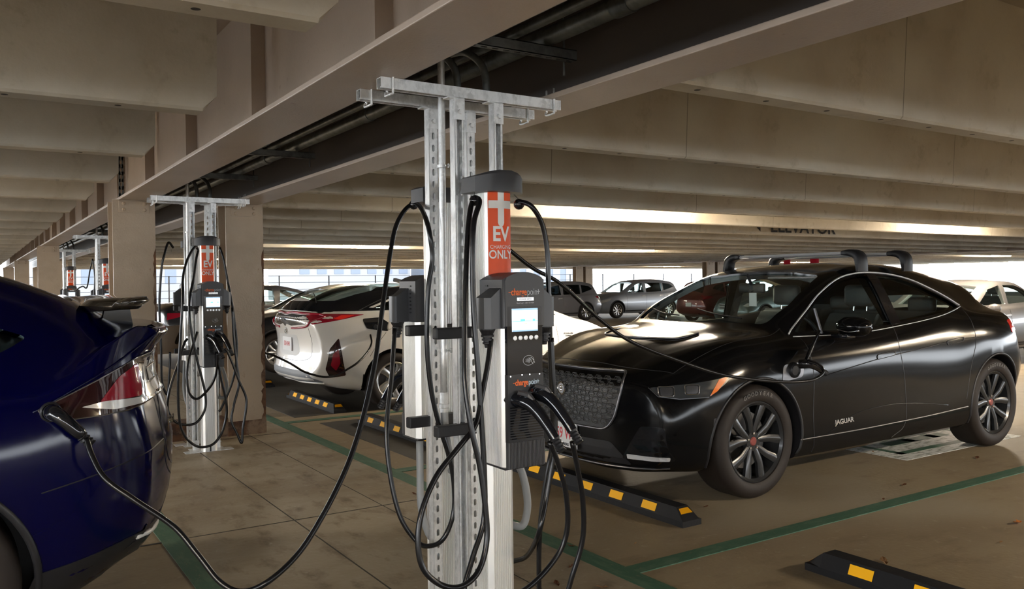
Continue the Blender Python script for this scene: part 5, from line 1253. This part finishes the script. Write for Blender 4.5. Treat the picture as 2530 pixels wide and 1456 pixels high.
# ---------------------------------------------------------------- the white hatchback beyond the chargers
MT['paint_white'] = mat('pearl_white_paint', (0.66, 0.64, 0.60), 0.28, 0.1, coat=1.0)
def white_hatch():
    root = thing('car', 'white hatchback with wraparound red tail lamps, charging at its open rear flap', 'car', (7.695, 9.58, 0), PI)
    pm = MT['paint_white']
    K = dict(
        zb=[(0, .22), (1, .18), (3.6, .18), (4.2, .24), (4.645, .36)],
        wsill=[(0, .6), (.4, .76), (1.0, .82), (3.7, .82), (4.2, .76), (4.645, .66)],
        hw=[(0, .70), (.35, .82), (.9, .875), (3.6, .875), (4.1, .87), (4.4, .845), (4.645, .78)],
        zm=[(0, .45), (.9, .60), (3.6, .62), (4.2, .62), (4.645, .58)],
        ws=[(0, .6), (.5, .78), (1.0, .83), (3.4, .84), (3.9, .83), (4.3, .79), (4.645, .70)],
        zs=[(0, .60), (.4, .74), (.9, .87), (1.6, .92), (3.0, .99), (3.7, 1.03), (4.2, 1.03), (4.645, .98)],
        wb=[(0, .5), (.6, .70), (1.2, .77), (3.4, .78), (3.9, .76), (4.3, .73), (4.645, .66)],
        zbelt=[(0, .68), (.4, .80), (.9, .92), (1.4, .97), (3.0, 1.05), (3.6, 1.09), (4.1, 1.08), (4.4, 1.06), (4.645, 1.01)],
        wc=[(0, .3), (.8, .45), (1.15, .68), (1.7, .64), (2.4, .59), (3.4, .57), (4.1, .56), (4.4, .58), (4.645, .55)],
        zc=[(0, .71), (.4, .84), (.9, .96), (1.15, 1.01), (1.6, 1.22), (2.0, 1.36), (2.5, 1.42), (3.2, 1.39), (3.7, 1.30), (4.1, 1.19), (4.4, 1.10), (4.645, 1.03)],
        zt=[(0, .73), (.4, .87), (.9, 1.0), (1.15, 1.05), (1.6, 1.26), (2.0, 1.40), (2.5, 1.47), (3.2, 1.46), (3.75, 1.44), (4.06, 1.40), (4.31, 1.33), (4.5, 1.25), (4.60, 1.15), (4.645, 1.07)])
    K['zt'] = [(a, b_) for a, b_ in K['zt']]
    S = Shape(4.645, K, .30, .20, nose=[(.2, .1), (.5, 0), (.75, .06)], tail=[(.24, .06), (.40, .0), (.55, .03), (.75, .05), (.95, .02), (1.05, .0), (1.12, .02)], ns=80, rnd=.035)
    wF = rounded([(1.45, 1.03), (1.75, 1.21), (2.10, 1.345), (2.42, 1.375), (2.44, 1.08)], .03)
    wR = rounded([(2.52, 1.375), (3.1, 1.345), (3.5, 1.27), (3.85, 1.15), (3.55, 1.115), (2.52, 1.085)], .03)
    ws = rounded([(1.12, -.56), (1.02, 0), (1.12, .56), (1.5, .60), (2.02, .48), (2.12, 0), (2.02, -.48), (1.5, -.60)], .05)
    rw = rounded([(3.35, -.47), (3.35, .47), (4.44, .56), (4.44, -.56)], .08)
    bvh, body = build_body(S, root, pm, [(.96, .325), (3.655, .325)], .37, [wF, wR], (ws, .9), (rw, 1.1), (1.2, 4.05), MT['glass'], MT['glass_side'])
    for ax in (.96, 3.655):
        for s in (-1, 1): wheel_parts(root, ax, s * .865, .325, .215, .21, 5, s, MT['rim_silver'], 'twist')
    for md, s in (('L', -1), ('R', 1)):
        tl = obj('tail_lamp', patch(bvh, rounded([(3.97, 1.085), (4.2, 1.095), (4.45, 1.10), (4.55, 1.08), (4.55, .99), (4.35, 1.02)], .008), md, .005, .04), MT['red_lens'], root, 50)
        obj('bright_reflector', patch(bvh, rounded([(4.08, 1.078), (4.22, 1.08), (4.33, 1.045), (4.27, 1.035)], .006), md, .008, .04), MT['red_bright'], tl, 50)
        vl = obj('corner_lamp', patch(bvh, rounded([(4.30, .84), (4.40, .72), (4.44, .50), (4.38, .40), (4.22, .42), (4.26, .58)], .02), md, .004, .04), MT['lens_dark'], root, 50)
        obj('corner_reflector', patch(bvh, rounded([(4.31, .72), (4.37, .66), (4.39, .54), (4.33, .48), (4.29, .56)], .01), md, .007, .04), MT['red_lens'], vl, 50)
        obj('window_line', skin_line(bvh, [(1.30, 1.0), (1.75, 1.25), (2.1, 1.39), (2.5, 1.415), (3.1, 1.385), (3.6, 1.28), (4.0, 1.13)], md, .006, .001), MT['black'], root)
        obj('pillar_cover', patch(bvh, rounded([(3.56, 1.125), (4.0, 1.125), (4.40, 1.125), (4.28, 1.20), (3.95, 1.31), (3.5, 1.385), (3.15, 1.41), (3.12, 1.365), (3.5, 1.29), (3.88, 1.16)], .01), md, .004, .04), MT['gloss_black'], root, 50)
        for ln in ([(1.36, .25), (1.34, .6), (1.38, .98)], [(2.46, .25), (2.5, .6), (2.48, 1.05)], [(3.2, .35), (3.36, .6), (3.5, .8), (3.62, 1.05)], [(3.75, .88), (3.87, .74), (3.95, .62)]):
            obj('panel_gap', skin_line(bvh, ln, md, .003, -.001), MT['black'], root)
        for hx in (2.3, 3.1):
            obj('door_handle', patch(bvh, rounded([(hx - .09, .86), (hx + .09, .87), (hx + .09, .90), (hx - .09, .89)], .012), md, .02, .04, .02), pm, root, 40)
        bm = B(); lathe(bm, [(0, -.1), (.05, -.08), (.065, 0), (.05, .08), (0, .1)], Matrix.Translation((1.62, s * .93, 1.02)) @ Matrix.Rotation(PI / 2, 4, 'X'), 16); m_ = obj('mirror', bm, pm, root, True)
        obj('head_lamp', patch(bvh, rounded([(.25, .66), (.45, .78), (.75, .80), (.6, .72), (.35, .63)], .02), md, .004, .04), MT['clear_lens'], root, 50)
    # badge on the front fender
    l, n_ = hit(bvh, 'R', 1.18, .76)
    t = text('PLUG-IN', .030, MT['silver_dark'], root, 'fender_badge', (0, 0, 0), (PI / 2, 0, PI), .001, 1.3, .001); t.location = l + n_ * .003
    l, n_ = hit(bvh, 'R', 1.18, .73)
    t = text('HYBRID', .022, MT['silver_dark'], root, 'fender_badge', (0, 0, 0), (PI / 2, 0, PI), .001, 1.3, .001); t.location = l + n_ * .003
    # tailgate: lower glass between two red bands
    gl = obj('lower_rear_glass', patch(bvh, rounded([(-.60, 1.085), (-.2, 1.10), (0, 1.08), (.2, 1.10), (.60, 1.085), (.56, .99), (.20, .965), (.06, .985), (0, .95), (-.06, .985), (-.20, .965), (-.56, .99)], .02), 'B', .003, .04), MT['smoke_lens'], root, 50)
    for ln in ([(-.66, 1.07), (-.5, 1.10), (-.2, 1.115), (0, 1.10), (.2, 1.115), (.5, 1.10), (.66, 1.07)], ):
        obj('red_band', skin_line(bvh, ln, 'B', .014, .006), MT['red_lens'], gl, True)
    for s in (-1, 1):
        obj('red_band', skin_line(bvh, [(s * .66, 1.07), (s * .63, 1.0), (s * .56, .965), (s * .36, .945), (s * .22, .94)], 'B', .013, .006), MT['red_lens'], gl, True)
    obj('upper_rear_panel', patch(bvh, rounded([(-.60, 1.115), (-.4, 1.135), (.4, 1.135), (.60, 1.115), (.50, 1.24), (-.50, 1.24)], .02), 'B', .004, .04), MT['gloss_black'], root, 50)
    l, n_ = hit(bvh, 'B', 0, .90)
    bm = B(); Mt = Matrix.Translation(l + Vector((.006, 0, 0))) @ Matrix.Rotation(PI / 2, 4, 'Y')
    for (a, b_) in ((.048, .034), (.020, .033), (.040, .014)):
        tube(bm, [Mt @ Vector((a_, c_, 0)) for a_, c_ in [((b_ if (a, b_) != (.048, .034) else .034) * math.cos(2 * PI * k / 28) - (0.010 if (a, b_) == (.040, .014) else 0), a * math.sin(2 * PI * k / 28)) for k in range(28)]], .004, 6, True)
    obj('rear_badge', bm, MT['chrome'], root)
    rc = obj('plate_recess', patch(bvh, rounded([(-.30, .86), (.30, .86), (.36, .66), (.28, .62), (-.28, .62), (-.36, .66)], .03), 'B', .001, .04), MT['grey_recess'], root)
    l, n_ = hit(bvh, 'B', 0, .75)
    bm = B(); box(bm, -.004, .004, -.155, .155, -.078, .078); p = obj('number_plate', bm, MT['plate'], root, loc=l + Vector((.012, 0, 0)))
    text('1XH 841', .075, MT['plate_red'], p, 'plate_number', (.0052, 0, 0), (PI / 2, 0, PI / 2), .0004, .8, .001)
    obj('bumper_insert', patch(bvh, rounded([(-.62, .47), (.62, .47), (.68, .34), (-.68, .34)], .03), 'B', .003, .04), MT['bumper_grey'], root, 50)
    obj('lower_lip', skin_line(bvh, [(-.66, .335), (0, .33), (.66, .335)], 'B', .016, .0), pm, root, True)
    obj('tailgate_gap', skin_line(bvh, [(-.60, .95), (-.62, .75), (-.55, .60), (0, .57), (.55, .60), (.62, .75), (.60, .95)], 'B', .003, -.001), MT['black'], root)
    obj('rear_wiper', skin_line(bvh, [(4.40, .42), (4.32, .1)], 'T', .006, .012), MT['black'], root)
    bm = B(); prism(bm, [(3.05, 1.455), (3.25, 1.45), (3.24, 1.50), (3.22, 1.50)], 'y', -.02, .02); an = obj('antenna', bm, MT['black'], root)
    # open charging flap on the right-hand rear wing
    rec = obj('charge_recess', patch(bvh, rounded([(3.72, .89), (3.98, .93), (4.02, 1.04), (3.80, 1.05), (3.70, .98)], .03), 'R', .004, .04), MT['gloss_black'], root)
    l, n_ = hit(bvh, 'R', 3.86, .97)
    bm = B(); lathe(bm, [(0, .004), (.075, .006), (.09, 0), (.075, -.004), (0, -.003)], Matrix.Diagonal((.9, 1.15, 1, 1)), 28); fl = obj('charge_flap', bm, pm, root, True, loc=(l.x - .15, l.y + .11, l.z + .03)); fl.rotation_euler = (math.radians(62), math.radians(-10), math.radians(215 - 180))
    bm = B(); lathe(bm, [(0, .03), (.025, .03), (.03, 0)], Matrix.Translation((l.x + .02, l.y, l.z - .02)) @ Matrix.Rotation(-PI / 2, 4, 'X'), 16); obj('plug_socket', bm, MT['black'], rec)
    for y in (-.38, .38): seat(root, 1.9, y)
    bm = B(); prism(bm, [(2.9, .42), (3.3, .42), (3.55, 1.0), (3.45, 1.02), (3.2, .6), (2.9, .58)], 'y', -.6, .6); obj('rear_bench', bm, MT['seat'], root)
    return root
MT['grey_recess'] = mat('recess_grey', (0.45, 0.45, 0.44), 0.4)
MT['bumper_grey'] = mat('bumper_grey', (0.14, 0.15, 0.165), 0.5)
white = white_hatch()
MT['leaf_orange'] = mat('orange_leaf', (0.55, 0.20, 0.04), 0.7)
cable([(3.704,8.6,0.867),(3.674,8.5,0.784),(3.582,8.4,0.698),(3.432,8.3,0.605),(3.305,8.267,0.544),(3.158,8.233,0.489),(3.037,8.2,0.484),(2.93,8.2,0.508),(2.804,8.2,0.557),(2.681,8.2,0.639),(2.575,8.25,0.702),(2.49,8.3,0.744),(2.39,8.3,0.77)], 'thin black cable sagging in front of the white hatchback to its charging flap', 0.011)

# ---------------------------------------------------------------- other parked cars
def plain_car(label, paint_m, loc, rz, L=4.6, W=1.84, H=1.68, style='suv', front=None, rear_col='red_lens', wheels='split', tint='glass_side', plate_txt=None, dark_low=True, rim='rim_silver', arch=True):
    root = thing('car', label, 'car', loc, rz)
    w = W / 2; k = L / 4.6
    if style == 'suv':
        zt = [(0, .50), (.25, .60), (1.0, .655), (1.2, .68), (1.95, .925), (2.4, .985), (3.2, 1.0), (4.0, .965), (4.2, .93), (4.45, .70), (4.6, .56)]
        belt = [(0, .47), (.4, .565), (1.2, .62), (3.6, .665), (4.3, .68), (4.6, .53)]
        cant = [(0, .485), (.8, .60), (1.15, .645), (1.9, .87), (2.4, .945), (3.3, .955), (3.9, .92), (4.15, .88), (4.4, .70), (4.6, .55)]
        wF = [(1.42, .655), (1.95, .865), (2.30, .905), (2.36, .655)]; wR = [(2.46, .91), (3.36, .905), (3.36, .672), (2.46, .658)]; wQ = [(3.44, .902), (3.86, .87), (4.06, .79), (3.44, .695)]
        wins = [wF, wR, wQ]; wsx = (1.20, 1.92); rwx = (4.20, 4.40); cabx = (1.25, 4.1)
    else:
        zt = [(0, .50), (.3, .60), (1.0, .68), (1.2, .71), (1.9, .94), (2.4, 1.0), (3.0, .985), (3.6, .87), (3.95, .76), (4.3, .745), (4.6, .66)]
        belt = [(0, .47), (.4, .57), (1.2, .655), (3.2, .70), (4.0, .72), (4.6, .62)]
        cant = [(0, .485), (.8, .64), (1.15, .68), (1.85, .89), (2.3, .95), (2.9, .94), (3.4, .85), (3.85, .745), (4.3, .735), (4.6, .65)]
        wF = [(1.40, .695), (1.88, .88), (2.28, .93), (2.32, .70)]; wR = [(2.42, .93), (2.85, .925), (3.2, .865), (3.48, .745), (3.3, .72), (2.42, .70)]
        wins = [wF, wR]; wsx = (1.2, 1.85); rwx = (3.3, 3.85); cabx = (1.25, 3.7)
    sc_ = lambda t: [(a * k, b_ * H) for a, b_ in t]
    K = dict(zb=[(0, .22), (1, .2), (3.8 * k, .2), (L, .34)], wsill=[(0, w * .76), (.5, w * .92), (3.9 * k, w * .93), (L, w * .78)],
             hw=[(0, w * .86), (.45, w * .965), (.95, w), (3.7 * k, w), (4.2 * k, w * .97), (L, w * .88)], zm=[(0, .52), (1, .62), (L, .62)],
             ws=[(0, w * .72), (.5, w * .92), (1.1, w * .95), (3.7 * k, w * .95), (L, w * .82)], zs=[(a, b_ - .07) for a, b_ in sc_(belt)],
             wb=[(0, w * .62), (.6, w * .84), (1.2 * k, w * .90), (3.8 * k, w * .90), (L, w * .76)], zbelt=sc_(belt),
             wc=[(0, w * .4), (.8 * k, w * .55), (1.2 * k, w * .82), (1.9 * k, w * .76), (3.4 * k, w * .73), (L, w * .68)], zc=sc_(cant), zt=sc_(zt))
    S = Shape(L, K, .22, .14, nose=[(.2, .08), (.5, 0), (.9, .06)], tail=[(.2, .1), (.6, 0), (1.0, .03), (1.5, .06)], ns=50)
    ws = rounded([(wsx[0] * k, -w * .66), (wsx[0] * k - .07, 0), (wsx[0] * k, w * .66), (wsx[1] * k, w * .60), (wsx[1] * k + .07, 0), (wsx[1] * k, -w * .60)], .05)
    rw = rounded([(rwx[0] * k, -w * .55), (rwx[0] * k, w * .55), (rwx[1] * k, w * .6), (rwx[1] * k, -w * .6)], .05)
    wr = .365 if style == 'suv' else .33; ax = [.93, L - 1.0]
    bvh, body = build_body(S, root, paint_m, [(a, wr) for a in ax], wr + .045, [rounded(sc_(q), .03) for q in wins], (ws, H * .62), (rw, H * .66), (cabx[0] * k, cabx[1] * k), MT['glass'], MT[tint])
    for a in ax:
        for s in (-1, 1):
            wheel_parts(root, a, s * (w - .02), wr, wr * .66, .21, 5, s, MT[rim], wheels)
    for md, s in (('L', -1), ('R', 1)):
        for a in ax:
            if dark_low: obj('arch_trim', skin_line(bvh, [(a + (wr + .06) * math.cos(q), wr + (wr + .06) * math.sin(q)) for q in [math.radians(-15 + 210 * j / 18) for j in range(19)]], md, .028, -.012), MT['black'], root, True)
        if dark_low: obj('sill_cladding', patch(bvh, [(ax[0] + .45, .22), (ax[1] - .45, .22), (ax[1] - .45, .36), (ax[0] + .45, .34)], md, .004, .1), MT['black'], root)
        for q in (2.41 if style == 'suv' else 2.37, 3.40 if style == 'suv' else 3.35, 1.35):
            obj('panel_gap', skin_line(bvh, [(q * k - .02, .3), (q * k, .6), (q * k, H * .64)], md, .004, -.001), MT['black'], root)
        for hx in (2.25, 3.22):
            obj('door_handle', patch(bvh, rounded([(hx * k - .09, H * .555), (hx * k + .09, H * .56), (hx * k + .09, H * .58), (hx * k - .09, H * .575)], .01), md, .02, .06, .02), MT['silver'], root)
        bm = B(); lathe(bm, [(0, -.1), (.06, -.08), (.08, 0), (.06, .08), (0, .1)], Matrix.Translation((1.62 * k, s * (w + .06), H * .665)) @ Matrix.Rotation(PI / 2, 4, 'X'), 16); obj('mirror', bm, paint_m, root, True)
        obj('head_lamp', patch(bvh, rounded([(.10, H * .42), (.22, H * .47), (.62, H * .52), (.50, H * .455), (.2, H * .40)], .02), md, .004, .06), MT['clear_lens'], root, 50)
        z = H * .56
        obj('tail_lamp', patch(bvh, rounded([(L - .50, z + .06), (L - .14, z + .13), (L - .10, z - .02), (L - .36, z + .01)] if style == 'suv' else [(L - .42, z + .08), (L - .12, z + .08), (L - .10, z - .06), (L - .34, z)], .02), md, .005, .06), MT[rear_col], root, 50)
    g = obj('grille', patch(bvh, rounded([(-.42, H * .46), (.42, H * .46), (.36, H * .34), (-.36, H * .34)], .03), 'F', .003, .08), MT['black'], root)
    if front == 'chrome':
        for v in (.455, .405, .355): obj('grille_bar', skin_line(bvh, [(-.42, H * v), (0, H * v - .01), (.42, H * v)], 'F', .018 if v > .44 else .012, .006), MT['chrome'], g, True)
        l, n_ = hit(bvh, 'F', 0, H * .42); bm = B()
        for a in (-.035, .035): box(bm, -.01, 0, a - .009, a + .009, -.05, .05)
        box(bm, -.01, 0, -.035, .035, -.008, .008); o = obj('badge', bm, MT['chrome'], g, loc=l + n_ * .014)
    obj('lower_intake', patch(bvh, rounded([(-.5, H * .26), (.5, H * .26), (.56, H * .17), (-.56, H * .17)], .03), 'F', .003, .08), MT['black'], root)
    l, n_ = hit(bvh, 'B', 0, H * .42); bm = B(); box(bm, -.004, .004, -.155, .155, -.078, .078); p = obj('number_plate', bm, MT['plate'], root, loc=l + n_ * .01)
    l, n_ = hit(bvh, 'F', 0, H * .27); bm = B(); box(bm, -.004, .004, -.155, .155, -.078, .078); p = obj('number_plate', bm, MT['plate'], root, loc=l + n_ * .01)
    for y in (-.38, .38): seat(root, 2.0 * k, y)
    bm = B(); prism(bm, [(3.0 * k, .42), (3.4 * k, .42), (3.55 * k, H * .66), (3.45 * k, H * .66), (3.3 * k, .6), (3.0 * k, .58)], 'y', -.6, .6); obj('rear_bench', bm, MT['seat'], root)
    return root
P_ = lambda n_, c, m_=0.35, r=0.3: paint(n_, c, m_, r)
plain_car('grey compact SUV with red tail lamp, seen from the side past the white hatchback', P_('grey_paint', (0.20, 0.20, 0.215)), (22.9 - 4.6, 28.9, -.22), 0, 4.6, 1.85, 1.68, 'suv', tint='glass_dark')
plain_car('silver blue SUV facing left, parked behind the grey compact SUV', P_('silver_blue_paint', (0.30, 0.33, 0.37)), (23.25, 29.6, -.22), 0, 5.05, 1.93, 1.73, 'suv', tint='glass_side', rim='rim_silver')
plain_car('dark green grey SUV with chrome grille, seen through the windscreen of the black SUV', P_('green_grey_paint', (0.075, 0.105, 0.105)), (22.5, 20.7, -.22), 0, 4.7, 1.9, 1.75, 'suv', 'chrome')
plain_car('maroon SUV seen through the left part of the windscreen of the black SUV', P_('maroon_paint', (0.11, 0.018, 0.018)), (23.6 + 4.6, 23.7, -.22), PI, 4.6, 1.85, 1.68, 'suv', tint='glass_dark')
plain_car('beige silver hatchback at the right edge, behind the tail of the black SUV', P_('beige_silver_paint', (0.20, 0.19, 0.185)), (13.15, 8.45, -.08), 0, 4.4, 1.78, 1.47, 'sedan', tint='glass_side')
plain_car('black sedan facing the chargers beyond the white hatchback', P_('black_paint_a', (0.012, 0.012, 0.014), 0.1), (3.25, 14.3, 0), 0, 4.7, 1.82, 1.44, 'sedan', tint='glass_side')
plain_car('black sedan with pale windows, farthest behind the white hatchback', P_('black_paint_b', (0.016, 0.016, 0.018), 0.1), (8.0, 18.6, 0), PI, 4.8, 1.84, 1.44, 'sedan', tint='glass_side')

# ---------------------------------------------------------------- floor markings, wheel stops, leaves
def stripe(label, pts, w=0.105, m='green', z=0.0052):
    (x0, y0), (x1, y1) = pts; d = Vector((x1 - x0, y1 - y0)); L = d.length; d.normalize()
    t = thing('painted_line', label, 'painted line', (x0, y0, 0), math.atan2(d.y, d.x), 'green parking lines'); bm = B(); box(bm, 0, L, -w / 2, w / 2, 0.0005, z); obj('paint_film', bm, MT[m], t); return t
stripe('long green line along the nose end of the right-hand bays', [(2.66, -3.0), (2.66, 13.0)], 0.12)
stripe('green bay line right of the black SUV, running to the right edge', [(2.72, 3.13), (9.2, 3.13)], 0.105)
stripe('green bay line left of the black SUV', [(2.72, 5.82), (9.2, 5.82)], 0.105)
stripe('green bay line beside the white hatchback', [(2.72, 8.52), (9.2, 8.52)], 0.105)
stripe('long green line beside the blue car bumper', [(0.93, -3.0), (0.93, 8.0)], 0.12)
pm_ = thing('painted_marking', 'worn white and green bay symbol painted under the rear of the black SUV', 'floor marking', (6.75, 4.4, 0))
bm = B(); box(bm, -.62, 1.15, -.60, .75, 0.0, 0.0022); obj('white_field', bm, MT['whitepaint'], pm_)
bm = B()
for (a, b_, c, d) in ((-.45, .95, -.45, -.38), (-.45, .95, .50, .57), (-.45, -.38, -.45, .57), (.88, .95, -.45, .57), (-.2, .7, -.2, -.08), (-.2, .7, .16, .28), (.1, .2, -.2, .28), (.45, .55, -.2, .28)): box(bm, a, b_, c, d, 0.002, 0.0034)
obj('green_symbol', bm, MT['green'], pm_)

def wheel_stop(x, y0, y1, label, yaw=0.0, holes=True):
    L = y1 - y0; t = thing('wheel_stop', label, 'wheel stop', (x, (y0 + y1) / 2, 0), yaw, 'black rubber wheel stops'); h = L / 2
    bm = B(); H_ = 0.10; sec = [(-.075, 0), (-.075, .035), (-.045, H_), (.045, H_), (.075, .035), (.075, 0)]
    R0 = [bm.verts.new((a, -h, min(b_, .035))) for a, b_ in sec]; R1 = [bm.verts.new((a, -h + .085, b_)) for a, b_ in sec]; R2 = [bm.verts.new((a, h - .085, b_)) for a, b_ in sec]; R3 = [bm.verts.new((a, h, min(b_, .035))) for a, b_ in sec]
    for v in R0[2:4]: v.co.x *= 1.3
    for A, C in ((R0, R1), (R1, R2), (R2, R3)):
        for k in range(6): bm.faces.new((A[k], A[(k + 1) % 6], C[(k + 1) % 6], C[k]))
    bm.faces.new(R0[::-1]); bm.faces.new(R3)
    obj('block', bm, MT['rubber'], t)
    n_ = 5
    for k in range(n_):
        yc = -h + .30 + (L - .60) * k / (n_ - 1)
        for s in (-1, 1):
            bm = B(); q = [(s * .0715, .045), (s * .0515, .089), (s * .0530, .0895), (s * .073, .0455)]
            prism(bm, q, 'y', yc - .062, yc + .062); obj('reflector', bm, MT['yellow'], t)
    for s in (-1, 1):
        bm = B(); a = [bm.verts.new(p) for p in ((-.058, s * (h - .006), .0385), (.058, s * (h - .006), .0385), (.036, s * (h - .072), .091), (-.036, s * (h - .072), .091))]; bm.faces.new(a)
        bmesh.ops.solidify(bm, geom=bm.faces[:], thickness=-.002); obj('reflector', bm, MT['yellow'], t)
    return t
wheel_stop(3.50, 3.50, 5.33, 'black and yellow wheel stop under the nose of the black SUV')
wheel_stop(3.40, 6.25, 8.08, 'black and yellow wheel stop in the empty bay between the two charging cars')
wheel_stop(3.42, 8.80, 10.45, 'black and yellow wheel stop under the tail of the white hatchback')
wheel_stop(3.48, 11.6, 13.3, 'black and yellow wheel stop just past the rusty right column')
wheel_stop(3.50, 0.78, 2.66, 'black wheel stop cut by the bottom edge at the lower right')

def leaf(x, y, s, rz, label, m='leaf', tilt=0.3):
    bm = B(); o = [(0, 0), (.25, .16), (.45, .10), (.6, .22), (.8, .10), (1.0, 0), (.8, -.12), (.6, -.2), (.42, -.10), (.22, -.18)]
    c = bm.verts.new((.45 * s, 0, .004)); V = [bm.verts.new((a * s, b_ * s, .004 + s * (.25 * abs(b_) + .10 * a * a + .05 * math.sin(9 * a)))) for a, b_ in o]
    for k in range(len(V)): bm.faces.new((c, V[k], V[(k + 1) % len(V)]))
    bmesh.ops.solidify(bm, geom=bm.faces[:], thickness=.0012)
    l = obj('dry_leaf', bm, MT[m], None, loc=(x, y, 0.002)); l.rotation_euler = (0, 0, rz); return tag(l, label, 'leaf', 'dry leaves on the floor')
leaf(2.475, 3.327, 0.065, 0.3, 'curled brown leaf on the walkway right of the nearest station', 'leaf')
leaf(2.287, 3.155, 0.065, 1.2, 'brown leaf at the bottom edge below the nearest station cables', 'leaf')
leaf(2.707, 3.582, 0.0455, 2.2, 'small brown leaf between the outer hanging cable and the green line', 'leaf')
leaf(2.471, 3.009, 0.065, 2.6, 'pale leaf on the green line corner at the bottom edge', 'leaf_pale')
leaf(2.993, 3.425, 0.0325, 0.6, 'tiny pale leaf in front of the wheel stop of the black SUV', 'leaf_pale')
leaf(3.838, 3.739, 0.0455, 0, 'small leaf between the wheel stop end and the black SUV front tyre', 'leaf')
leaf(5.336, 3.346, 0.065, 0.1, 'brown leaf in the bay below the sill of the black SUV', 'leaf')
leaf(6.602, 3.510, 0.078, 0.4, 'dark leaf on the floor below the rear tyre of the black SUV', 'leaf')
leaf(6.187, 4.119, 0.039, 1, 'tiny white scrap below the black SUV sill', 'leaf_pale')
leaf(5.120, 2.468, 0.104, 3.3, 'orange leaf at the right edge of the floor', 'leaf_orange')
leaf(3.803, 2.468, 0.091, 0.8, 'pale curled leaf behind the lower right wheel stop', 'leaf_pale')
leaf(3.505, 5.155, 0.091, 1.8, 'reddish leaf against the wheel stop behind the nearest station', 'leaf')
leaf(3.374, 4.862, 0.078, 0.2, 'pale leaf beside the reddish one at the wheel stop', 'leaf_pale')
leaf(3.378, 4.744, 0.065, 2.9, 'pale leaf right of the pair at the wheel stop', 'leaf_pale')
leaf(2.515, 5.060, 0.065, 2, 'brown leaf on the walkway left of the nearest station', 'leaf')
leaf(4.899, 3.200, 0.039, 0.5, 'small dark leaf beside the right green line', 'leaf')
leaf(4.601, 2.325, 0.039, 0.2, 'small pale flake right of the green line near the right edge', 'leaf_pale')
leaf(3.195, 7.262, 0.052, 0.2, 'small leaf near the wheel stop left of the nearest station', 'leaf')
